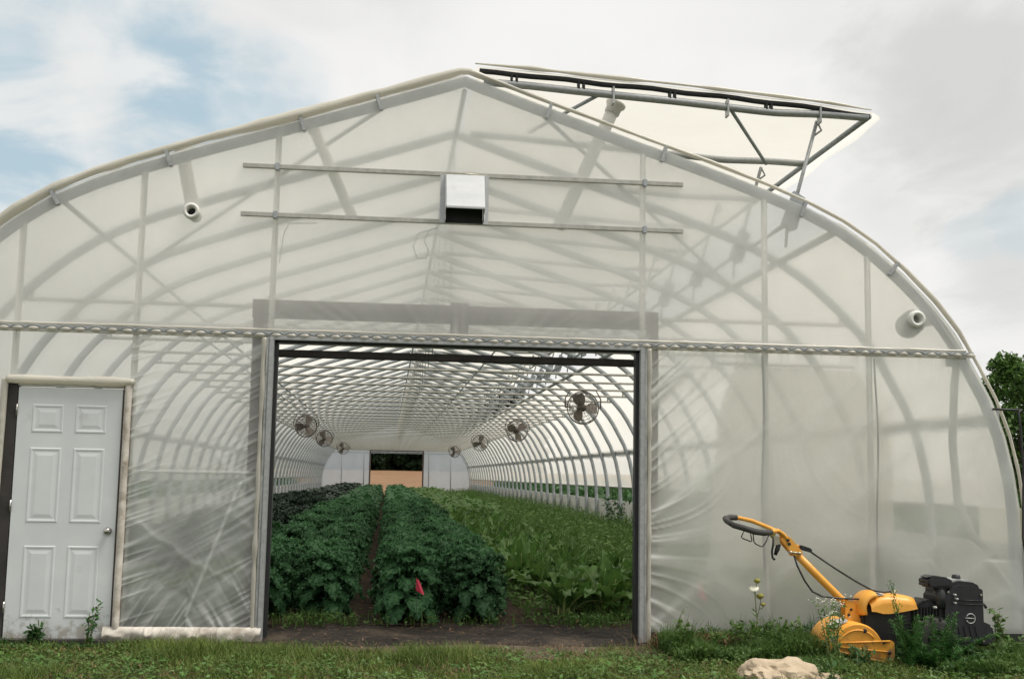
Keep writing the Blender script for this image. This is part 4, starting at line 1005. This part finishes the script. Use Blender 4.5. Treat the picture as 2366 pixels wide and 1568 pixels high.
stem_plant("weed", (4.42, -.35, 0), .40, 5, .16, None, .036, M['weed'], "leafy weed right of the tiller's engine", "weed", None, 107, nleaf=14, aspect=.5)
stem_plant("weed", (2.35, -.38, 0), .26, 10, .28, None, .026, M['weed'], "bushy green weed behind the pale rock", "weed", None, 108, nleaf=20)
stem_plant('weed', (2.05, -0.45, 0), 0.22, 9, .2, None, .024, M['weed'], "low branching weed right of the brown dry grass clump", 'weed', None, 120, nleaf=24)
stem_plant('weed', (2.62, -0.55, 0), 0.3, 9, .2, None, .024, M['weed'], "narrow weed left of the tiller's rear hood", 'weed', None, 121, nleaf=24)
stem_plant('weed', (2.95, -1.12, 0), 0.16, 9, .2, None, .024, M['weed_dark'], "small weed in front of the tiller's shield", 'weed', None, 122, nleaf=24)
stem_plant('weed', (3.62, -1.15, 0), 0.2, 9, .2, None, .024, M['weed_dark'], "dense weed in front of the tiller's wheel", 'weed', None, 123, nleaf=24)
stem_plant('weed', (4.18, -.95, 0), 0.20, 9, .2, None, .024, M['weed'], "weed under the tiller's muffler", 'weed', None, 124, nleaf=24)
stem_plant('weed', (4.55, -0.8, 0), 0.3, 9, .2, None, .024, M['weed'], "weed at the right edge beyond the tiller", 'weed', None, 125, nleaf=24)
def lace():
    o = empty("wild_carrot", (2.40, -.36, 0), 0, "wild carrot with one white flower head and yellow green buds by the wall", "wildflower")
    st = MB().tube([(0, 0, 0), (.01, 0, .25), (-.01, 0, .47)], .004, 5).tube([(.01, 0, .25), (.04, 0, .38), (.035, 0, .44)], .003, 5).tube([(.0, 0, .30), (.0, .01, .47), (.012, 0, .54)], .003, 5); st.build("stem", M['stem'], o, True)
    MB().lathe([(0, -.012), (.03, .0), (.042, .012), (.02, .02), (0, .022)], (-.015, 0, .475), (-.3, -.5, .8), 14).build("flower_head", M['petal'], o, True)
    for c, rr in (((.035, 0, .425), .032), ((.012, 0, .545), .028), ((.06, 0, .36), .020)):
        MB().lathe([(0, -rr * .8), (rr * .8, -rr * .3), (rr, rr * .2), (rr * .6, rr * .7), (0, rr * .8)], c, (0, 0, 1), 10).build("flower_bud", M['seed'], o, True)
    P = np.random.default_rng(3).normal(0, 1, (60, 3)) * np.array([.05, .04, .09]) + np.array([0, 0, .14]); V, F = leaves(P, .022, np.random.default_rng(4), .6, .25); np_mesh("foliage", V, F, M['weed'], o)
lace()
def feathery():
    r = np.random.default_rng(9); o = empty("feathery_weed", (3.36, -1.22, 0), 0, "feathery dark green weed leaning against the front of the tiller", "weed"); st = MB(); vs = []
    for i in range(24):
        az = r.uniform(0, 6.28); L_ = r.uniform(.28, .62) * (1.15 if i < 9 else .75); lean = r.uniform(.15, .95) if i >= 4 else .25
        d = np.array([math.cos(az) * lean, math.sin(az) * lean * .8, 1 - lean * .35]); d /= np.linalg.norm(d); P0 = np.array([r.normal(.06, .10), r.normal(0, .05), 0])
        t = np.linspace(0, 1, 10); P = P0 + d * (L_ * t)[:, None]; P[:, 2] -= .20 * L_ * lean * t ** 2; st.tube(P, np.linspace(.004, .0014, 10), 4)
        n = 300; q = r.uniform(.1, 1, n); base = P0 + d * (L_ * q)[:, None]; base[:, 2] -= .20 * L_ * lean * q ** 2
        vs.append(blades(n, base[:, 0] + r.normal(0, .012, n), base[:, 1] + r.normal(0, .012, n), base[:, 2] - .01, r.uniform(.02, .06, n) * (1.3 - q), np.full(n, .006), 2.4, r=r, seg=2))
    st.build("stem", M['stem'], o, True); V, F = join(vs); np_mesh("foliage", V, F, M['fern'], o)
feathery()
# pink flags
def flag(loc, s, label):
    o = empty("marker_flag", loc, 0, label, "marker flag"); MB().tube([(0, 0, 0), (0, 0, .36 * s)], .0018, 5).build("wire_stake", M['dark'], o, True)
    X, Z = np.meshgrid(np.linspace(0, 1, 9), np.linspace(0, 1, 9)); x = X * .075 * (1 - .55 * Z) - .008; z = .27 + Z * .105 - .035 * X; y = .014 * np.sin(X * 6 + Z * 3)
    V = np.stack([x, y, z * s], -1).reshape(-1, 3); i = np.arange(81).reshape(9, 9); F = np.stack([i[:-1, :-1], i[:-1, 1:], i[1:, 1:], i[1:, :-1]], -1).reshape(-1, 4); np_mesh("pennant", V, F, M['pink'], o, smooth=True)
flag((-.27, .86, .04), 1.08, "bright pink marker flag standing in front of the kale")
flag((2.13, .35, .0), 1.3, "small pink marker flag seen faintly through the right front film")
for sx, nm in ((1, "right"), (-1, "left")):
    r = np.random.default_rng(500 + sx); n = 9000; X = sx * r.uniform(6.2, 8.5, n); Y = r.uniform(-.5, LEN + 1, n); Hh = 1.5 * (.35 + .9 * fbm(X * .8, Y * .5, 501))
    V, F = join([leaves(np.stack([X, Y, Hh * r.uniform(.02, 1, n)], 1), .14, r, .6, .5), blades(n // 2, X[::2], Y[::2], 0 * X[::2], Hh[::2] * 1.1, r.uniform(.02, .05, n // 2), .5, r=r)])
    tag(np_mesh("tall_weeds", V, F, M['weed_dark']), "rank green growth outside along the %s side wall" % nm, "weeds", None, 'stuff')
# rock
def rock():
    bm = bmesh.new(); bmesh.ops.create_icosphere(bm, subdivisions=5, radius=1)
    for v in bm.verts:
        p = np.array(v.co); n1 = fbm(np.array([p[0] * 1.7 + 5]), np.array([p[1] * 1.7 + p[2] * 1.3 + 3]), 91)[0] - .5
        n2 = abs(fbm(np.array([p[0] * 5 + p[2] * 2]), np.array([p[1] * 5 - p[2] * 4]), 95)[0] - .5)
        s = 1 + .55 * n1 - .28 * n2; x, y, z = p * s
        z = min(z, .80 + .10 * math.sin(x * 5 + 1) + .9 * n1 - .28 * max(0, x)); v.co = (x * .38, y * .28, z * .155)
    me = bpy.data.meshes.new("rock"); bm.to_mesh(me); bm.free(); me.shade_smooth(); me.set_sharp_from_angle(angle=R(32)); me.materials.append(M['rock'])
    o = bpy.data.objects.new("rock", me); COL.objects.link(o); o.location = (2.21, -1.66, -.01); o.rotation_euler = (0, .05, .12)
    tag(o, "pale tan boulder lying in the grass in front of the tiller", "rock")
rock()
stem_plant("weed", (2.42, -1.86, 0), .16, 5, .08, None, .03, M['weed_dark'], "small dark leaf sprig in front of the pale boulder", "weed", None, 109, nleaf=5, aspect=.5)

# ------------------------------------------------------------------ garden tiller
TL = empty("garden_tiller", (3.2, -.70, 0), 0, "yellow and black walk behind garden tiller parked in the weeds", "tiller")
OX, OY = 3.2, -.70
def tl(mb, name, mat, smooth=False, bevel=0, parent=None):
    mb.v = [(x - OX, y, z) for x, y, z in mb.v]
    return mb.build(name, mat, parent or TL, smooth, bevel)
# main boom
tl(MB().tube([(2.60, 0, .80), (2.79, 0, .615), (2.98, 0, .435), (3.06, 0, .355)], .030, 14), "boom", M['yellow'], True)
# handle yoke: two tubes sweeping back to the grips
yoke = MB()
yoke.tube([(2.575, -.012, .845), (2.50, -.04, .935), (2.44, -.09, .965), (2.38, -.16, .962), (2.33, -.205, .955)], .0165, 10)
yoke.tube([(2.575, .012, .845), (2.50, .04, .945), (2.42, .12, .985), (2.33, .20, 1.025), (2.24, .25, 1.045), (2.19, .26, 1.045)], .0165, 10)
tl(yoke, "handle_yoke", M['yellow'], True)
tl(MB().tube([(2.36, -.18, .957), (2.29, -.225, .952), (2.21, -.245, .962), (2.12, -.235, .988), (2.065, -.16, 1.005)], [.020, .023, .024, .023, .022], 12), "grip", M['grip'], True)
tl(MB().tube([(2.22, .257, 1.047), (2.16, .24, 1.05), (2.10, .16, 1.042), (2.075, .03, 1.028), (2.065, -.14, 1.010)], [.022, .023, .023, .022, .022], 12), "grip", M['grip'], True)
for pts in ([(2.14, -.20, .965), (2.115, -.21, .92), (2.125, -.21, .908), (2.19, -.21, .885), (2.197, -.21, .893), (2.187, -.21, .945)],
            [(2.20, -.23, .945), (2.206, -.23, .885), (2.222, -.23, .868), (2.262, -.23, .850), (2.275, -.23, .852), (2.30, -.23, .885), (2.33, -.21, .94)]):
    tl(MB().tube(pts, .0048, 6), "control_bail", M['cable'], True)
# bracket plates where yoke meets boom
tl(MB().prism([(2.475, .895), (2.52, .935), (2.565, .905), (2.655, .80), (2.645, .775), (2.585, .765)], -.040, -.032), "yoke_plate", M['yellow'], False, .003)
tl(MB().prism([(2.475, .895), (2.52, .935), (2.565, .905), (2.655, .80), (2.645, .775), (2.585, .765)], .032, .040), "yoke_plate", M['yellow'], False, .003)
for x, z in ((2.545, .862), (2.535, .89)): tl(MB().tube([(x, -.055, z), (x, -.03, z)], .012, 8), "bolt", M['dark'])
tl(MB().tube([(2.555, -.05, .80), (2.625, -.05, .793)], .008, 8).tube([(2.555, -.06, .80), (2.555, .0, .80)], .010, 8).tube([(2.625, -.06, .793), (2.625, .0, .793)], .011, 8), "height_pin", M['zinc'], True)
# latch mechanism hanging below
tl(MB().tube([(2.43, -.02, .905), (2.425, -.02, .85), (2.415, -.02, .80), (2.42, -.02, .755), (2.432, -.02, .74), (2.44, -.02, .748)], .0085, 6), "latch_hook", M['dark'], True)
tl(MB().prism([(2.425, .925), (2.475, .915), (2.48, .86), (2.43, .845)], -.03, .01), "latch_bracket", M['zinc'], False, .003)
tl(MB().tube([(2.475, -.01, .86), (2.462, -.01, .82), (2.445, -.01, .775)], [.018, .020, .013], 8), "latch_spring", M['black_plastic'], True)
tl(MB().prism([(2.40, .935), (2.45, .945), (2.445, .905), (2.425, .900)], -.015, .02), "latch_lever", M['seed'], False, .003)
# throttle lever box
tl(MB().prism([(2.635, .85), (2.655, .852), (2.735, .828), (2.742, .806), (2.735, .795), (2.66, .815)], -.02, .03), "lever_box", M['black_plastic'], False, .006)
tl(MB().tube([(2.615, .0, .85), (2.645, 0, .842)], .008, 6), "lever_stub", M['yellow'])
# cables
tl(MB().tube([(2.735, 0, .80), (2.93, 0, .675), (3.08, -.01, .585), (3.22, -.02, .512), (3.31, -.03, .500), (3.385, -.03, .512)], .0075, 6), "throttle_cable", M['cable'], True)
tl(MB().tube([(2.585, -.04, .775), (2.605, -.05, .70), (2.66, -.06, .585), (2.72, -.06, .505), (2.80, -.06, .468), (2.93, -.06, .455), (3.12, -.05, .448)], .0075, 6), "clutch_cable", M['cable'], True)
# boom foot bracket
tl(MB().prism([(2.985, .455), (3.06, .42), (3.135, .335), (3.145, .26), (2.975, .262), (2.985, .36)], -.050, -.042), "boom_bracket", M['yellow'], False, .003)
tl(MB().prism([(2.985, .455), (3.06, .42), (3.135, .335), (3.145, .26), (2.975, .262), (2.985, .36)], .042, .050), "boom_bracket", M['yellow'], False, .003)
for x, z in ((3.03, .37), (3.01, .33), (3.105, .315)): tl(MB().tube([(x, -.060, z), (x, -.04, z)], .010, 8), "bolt", M['dark'])
# tine hood: arched sheet with cheeks
def hoodshape(n=22, grow=0.0):
    c = (3.00, .055); out = []
    for a in np.linspace(R(188), R(20), n):
        rx = .215 + grow; rz_ = .235 + grow; out.append((c[0] + rx * math.cos(a), c[1] + rz_ * math.sin(a)))
    return out
hs = hoodshape(); y0, y1 = -.245, .245
V = []; 
for yy, s in ((y0, .955), (y0 + .02, 1.0), (y1 - .02, 1.0), (y1, .955)):
    V += [((x - 3.0) * s + 3.0, yy, (z - .055) * s + .055) for x, z in hs]
n = len(hs); mb = MB().add(V, [(k * n + i, k * n + i + 1, (k + 1) * n + i + 1, (k + 1) * n + i) for k in range(3) for i in range(n - 1)])
tl(mb, "tine_hood", M['yellow'], True)
def cheek(ya, yb):
    pl = [((x - 3.0) * .955 + 3.0, (z - .055) * .955 + .055) for x, z in hs]
    pl = [p for p in pl if p[1] > .10] 
    pl = [(2.81, .105)] + pl + [(3.262, .165), (3.285, .15), (3.287, .05), (3.275, .005), (3.25, -.012), (3.22, -.010), (2.83, .082)]
    return MB().prism(pl, ya, yb)
tl(cheek(-.250, -.244), "tine_shield", M['yellow'], False, .002)
tl(cheek(.244, .250), "tine_shield", M['yellow'], False, .002)
# pressed ribs on the near shield
rb = MB()
rb.tube([(2.835, -.252, .143), (3.03, -.252, .152), (3.25, -.252, .160)], .0075, 6)
rb.tube([(2.86, -.252, .115), (3.05, -.252, .098), (3.235, -.252, .080)], .0065, 6)
rb.tube([(2.83, -.252, .086), (3.03, -.252, .040), (3.23, -.252, -.002)], .009, 6)
rb.tube([(2.865 + .0, -.252, .150)] + [(3.0 + .165 * math.cos(a), -.252, .075 + .165 * math.sin(a)) for a in np.linspace(R(152), R(40), 14)], .0065, 6)
tl(rb, "pressed_rib", M['yellow'], True)
for x, z in ((3.055, .235), (2.845, .118), (3.245, .075), (3.245, .03)): tl(MB().lathe([(0, -.012), (.010, -.012), (.015, -.004), (.018, .004)], (x, -.252, z), (0, 1, 0), 8), "bolt", M['dark'])
tl(MB().tube([(2.812, -.24, .165), (2.806, -.243, .166)], .023, 18), "round_sticker", M['sticker'])
tl(MB().obox((2.905, -.10, .276), (.050, 0, .026), (0, .075, 0), (-.002, 0, .004)), "warning_sticker", M['sticker'])
tl(MB().obox((2.85, -.13, .262), (.03, 0, .022), (0, .04, 0), (-.004, 0, .006)), "hood_handle", M['black_plastic'], False, .004)
# rear drag flap
tl(MB().add([(2.79, -.235, .10), (2.79, .235, .10), (2.755, .235, -.01), (2.755, -.235, -.01), (2.785, -.235, .10), (2.785, .235, .10), (2.75, .235, -.01), (2.75, -.235, -.01)], [(0, 1, 2, 3), (7, 6, 5, 4), (0, 4, 5, 1), (1, 5, 6, 2), (2, 6, 7, 3), (3, 7, 4, 0)]), "drag_flap", M['yellow'])
tn = MB().tube([(3.0, -.22, .10), (3.0, .22, .10)], .02, 8)
for yy in (-.18, -.08, .08, .18):
    for q in range(4):
        a = q * math.pi / 2 + yy * 4; tn.tube([(3.0, yy, .10), (3.0 + .09 * math.cos(a), yy, .10 + .09 * math.sin(a)), (3.0 + .13 * math.cos(a + .35), yy + .04, .10 + .13 * math.sin(a + .35))], .010, 5)
tl(tn, "tine", M['tyre'], True)
# belt/gear body and its yellow cover
tl(MB().prism([(3.10, .36), (3.15, .43), (3.50, .42), (3.52, .16), (3.42, .09), (3.12, .10)], -.10, .10), "gear_case", M['black_paint'], False, .02)
def cover():
    # rounded cap: profile along x, dropping at the front
    xs = [3.145, 3.18, 3.235, 3.29, 3.36, 3.44, 3.50, 3.515]; top = [.430, .468, .487, .492, .490, .484, .474, .448]; bot = [.368, .366, .352, .352, .362, .376, .388, .392]; V = []
    ys = [-.165, -.160, -.13, -.05, .05, .13, .160, .165]
    cro = [-.065, -.035, -.008, 0, 0, -.008, -.035, -.065]
    n = len(xs); 
    for j, yy in enumerate(ys):
        for i in range(n):
            V.append((xs[i], yy * (1 if i < n - 1 else .93), top[i] + cro[j] * (1 if i else .6)))
    F = [(j * n + i, j * n + i + 1, (j + 1) * n + i + 1, (j + 1) * n + i) for j in range(len(ys) - 1) for i in range(n - 1)]
    m2 = MB().add(V, F)
    for j, yy in ((0, -.165), (len(ys) - 1, .165)):
        base = [(xs[i], yy * 1.012, top[i] - .062 if i else top[i] - .038) for i in range(n)]; low = [(xs[i], yy * 1.03, bot[i]) for i in range(n)]
        m2.add(base + low, [(i, i + 1, i + 1 + n, i + n) for i in range(n - 1)])
    fr = [(xs[-1], yy * .93, top[-1] + cro[j]) for j, yy in enumerate(ys)]; fl = [(xs[-1] + .004, yy * .95, bot[-1]) for yy in ys]; k = len(ys)
    m2.add(fr + fl, [(i, i + 1, i + 1 + k, i + k) for i in range(k - 1)])
    tl(m2, "belt_cover", M['yellow'], True)
    tl(MB().tube([(3.115 + .09 - .10 * math.cos(a), -.02, .385 + .10 * math.sin(a)) for a in np.linspace(R(-25), R(88), 12)], .034, 8, ry=.14, up=(1, 0, 0)), "belt_guard", M['yellow'], True)
cover()
tl(MB().add([(3.17, -.135, .4735), (3.27, -.135, .4955), (3.275, .02, .4985), (3.175, .02, .4765)], [(0, 1, 2, 3)]), "cover_label", M['sticker'])
tl(MB().tube([(3.385, -.04, .475), (3.385, -.04, .520)], .009, 8).tube([(3.36, -.04, .508), (3.41, -.04, .512)], .006, 6), "shift_pin", M['zinc'], True)
# engine
tl(MB().prism([(3.50, .40), (3.60, .46), (3.72, .44), (3.72, .14), (3.52, .13)], -.13, .12), "engine_block", M['black_paint'], False, .02)
tl(MB().prism([(3.70, .505), (3.76, .575), (3.86, .602), (3.97, .592), (4.035, .562), (4.05, .53), (4.052, .30), (4.07, .22), (4.02, .12), (3.76, .11), (3.70, .20)], -.175, .16), "engine_shroud", M['black_plastic'], False, .028)
tl(MB().prism([(3.80, .600), (3.86, .612), (3.955, .604), (4.0, .588), (4.0, .575), (3.80, .585)], -.12, .12), "shroud_top", M['pale_metal'], False, .006)
tl(MB().prism([(3.575, .585), (3.60, .625), (3.63, .638), (3.76, .622), (3.80, .600), (3.79, .560), (3.60, .548)], -.20, -.02), "air_filter", M['black_plastic'], False, .016)
tl(MB().prism([(3.585, .628), (3.635, .644), (3.755, .630), (3.75, .622), (3.63, .634)], -.18, -.05), "filter_lid", M['grip'], False, .003)
tl(MB().tube([(3.70, -.14, .55), (3.71, -.15, .47), (3.70, -.15, .40)], [.05, .04, .045], 10), "carburettor", M['black_paint'], True)
cc = MB()
for x, z, rr in ((3.80, .50, .009), (3.815, .47, .008), (3.80, .44, .007), (3.64, .405, .010)): cc.lathe([(0, -.03), (rr, -.028), (rr * 1.1, 0), (rr, .01)], (x, -.18, z), (0, 1, 0), 8)
tl(cc, "carburettor_screw", M['pale_metal'], True)
tl(MB().prism([(4.03, .29), (4.08, .285), (4.13, .262), (4.145, .19), (4.13, .115), (4.03, .105)], -.14, .12), "muffler", M['black_plastic'], False, .016)
em = MB().tube([(3.93 + .036 * math.cos(t), -.179, .322 + .036 * math.sin(t)) for t in np.linspace(R(-155), R(155), 28)], .0042, 6)
em.tube([(3.885, -.179, .326), (3.962, -.179, .322)], .0045, 6); tl(em, "round_emblem", M['pale_metal'], True)
sh = MB()
for z in (.46, .43): sh.tube([(3.84, -.178, z), (4.03, -.178, z - .004)], .004, 5)
tl(sh, "shroud_rib", M['black_plastic'], True)
for q in range(7): tl(MB().box(3.545 + q * .024, 3.552 + q * .024, -.150, -.128, .17, .40), "cooling_fin", M['black_paint'])
for q in range(5): tl(MB().obox((3.80 + q * .045, -.177, .225), (.008, 0, .004), (0, .004, 0), (-.010, 0, .045)), "shroud_slot", M['rubber'])
for x, z in ((3.755, .52), (4.02, .50), (4.03, .155), (3.775, .15)): tl(MB().lathe([(0, -.008), (.008, -.007), (.010, .0)], (x, -.177, z), (0, 1, 0), 8), "shroud_screw", M['zinc'])
tl(MB().lathe([(0, .03), (.028, .028), (.034, .012), (.034, -.01)], (3.90, -.02, .612), (0, 0, 1), 14), "fuel_cap", M['black_plastic'], True)
tl(MB().tube([(4.06, -.05, .40), (4.10, -.06, .42), (4.12, -.06, .39)], .012, 8), "pull_handle", M['black_plastic'], True)
for q in range(3): tl(MB().add([(3.185 + q * .026, -.12, .4795 + q * .0055), (3.199 + q * .026, -.12, .4825 + q * .0055), (3.203 + q * .026, .0, .4850 + q * .0055), (3.189 + q * .026, .0, .4822 + q * .0055)], [(0, 1, 2, 3)]), "label_bar", M['dark'])
def wheel(yy):
    e = empty("wheel", (3.62 - OX, yy, .165)); e.parent = TL
    MB().lathe([(.075, -.04), (.135, -.045), (.160, -.03), (.168, 0), (.160, .03), (.135, .045), (.075, .04)], (0, 0, 0), (0, 1, 0), 28).build("tyre", M['tyre'], e, True)
    MB().lathe([(0, -.02), (.03, -.025), (.04, -.012), (.07, -.01), (.078, -.035), (.078, .035), (.07, .01), (0, .01)], (0, 0, 0), (0, 1, 0), 20).build("rim", M['black_paint'], e, True)
    lg = MB()
    for i in range(14):
        a = i * 2 * math.pi / 14; lg.obox((.166 * math.cos(a), 0, .166 * math.sin(a)), np.array((math.cos(a), 0, math.sin(a))) * .010, (0, .045, 0), np.array((-math.sin(a), 0, math.cos(a))) * .010)
    lg.build("tread", M['tyre'], e)
wheel(-.21); wheel(.21)
tl(MB().tube([(3.62, -.2, .165), (3.62, .2, .165)], .015, 8), "axle", M['dark'])

# ------------------------------------------------------------------ trees outside
def tree(name, x, y, H, crown_r, seed, mat, label, cat, group, nclump=70, per=60, ls=.16, z0=.35, gz=0):
    r = np.random.default_rng(seed); o = empty(name, (x, y, gz), 0, label, cat, group); tk = MB()
    tk.tube([(0, 0, -.1), (.05, 0, H * .3), (-.04, .05, H * .6), (0, 0, H * .85)], [H * .022, H * .018, H * .012, H * .004], 8); C = []
    for i in range(nclump):
        q = r.uniform(0, 1); zc = H * (z0 + (1 - z0) * q); rad = crown_r * math.sqrt(max(.05, 1 - (2 * q - .75) ** 2 / 1.7)) * r.uniform(.35, 1.05); a = r.uniform(0, 6.28); C.append((math.cos(a) * rad, math.sin(a) * rad, zc))
    for c in C[:14]: tk.tube([(0, 0, c[2] * .55), (c[0] * .5, c[1] * .5, c[2] * .82), c], [H * .008, H * .005, H * .002], 5)
    tk.build("trunk", M['bark'], o, True)
    C = np.array(C); cr = crown_r * r.uniform(.12, .30, nclump); d = r.normal(0, 1, (nclump, per, 3)); d /= np.linalg.norm(d, axis=2)[..., None]
    P = (C[:, None] + d * (cr[:, None, None] * r.uniform(.3, 1, (nclump, per, 1)) ** .5) * np.array([1, 1, .8])).reshape(-1, 3)
    V, F = leaves(P, ls, r, .7, .6); np_mesh("crown", V, F, mat, o); return o
LT = ["bright green tree nearest the right wall, its top showing just above the film edge", "green tree at the right edge beyond the greenhouse corner", "green tree farther right beyond the greenhouse corner"]
for i, (x, y, h) in enumerate(((21.6, 29.5, 5.75), (23.6, 31, 5.95), (26.4, 30, 6.2))):
    tree("tree", x, y, h, 1.7, 200 + i, M['tree'], LT[i], "tree", "trees beyond the right wall", 190, 80, .10, .08)
for i in range(16):
    x = -20 + i * 2.7 + random.uniform(-.5, .5)
    tree("treeline_tree", x, 170 + (i % 2) * 4 + random.uniform(-1, 1), random.uniform(11, 14), 3.4, 300 + i, M['tree_far'], "dark leafy tree in the row beyond the tan field", "tree", "trees beyond the tan field", 120, 60, .55, .0, 1.6)
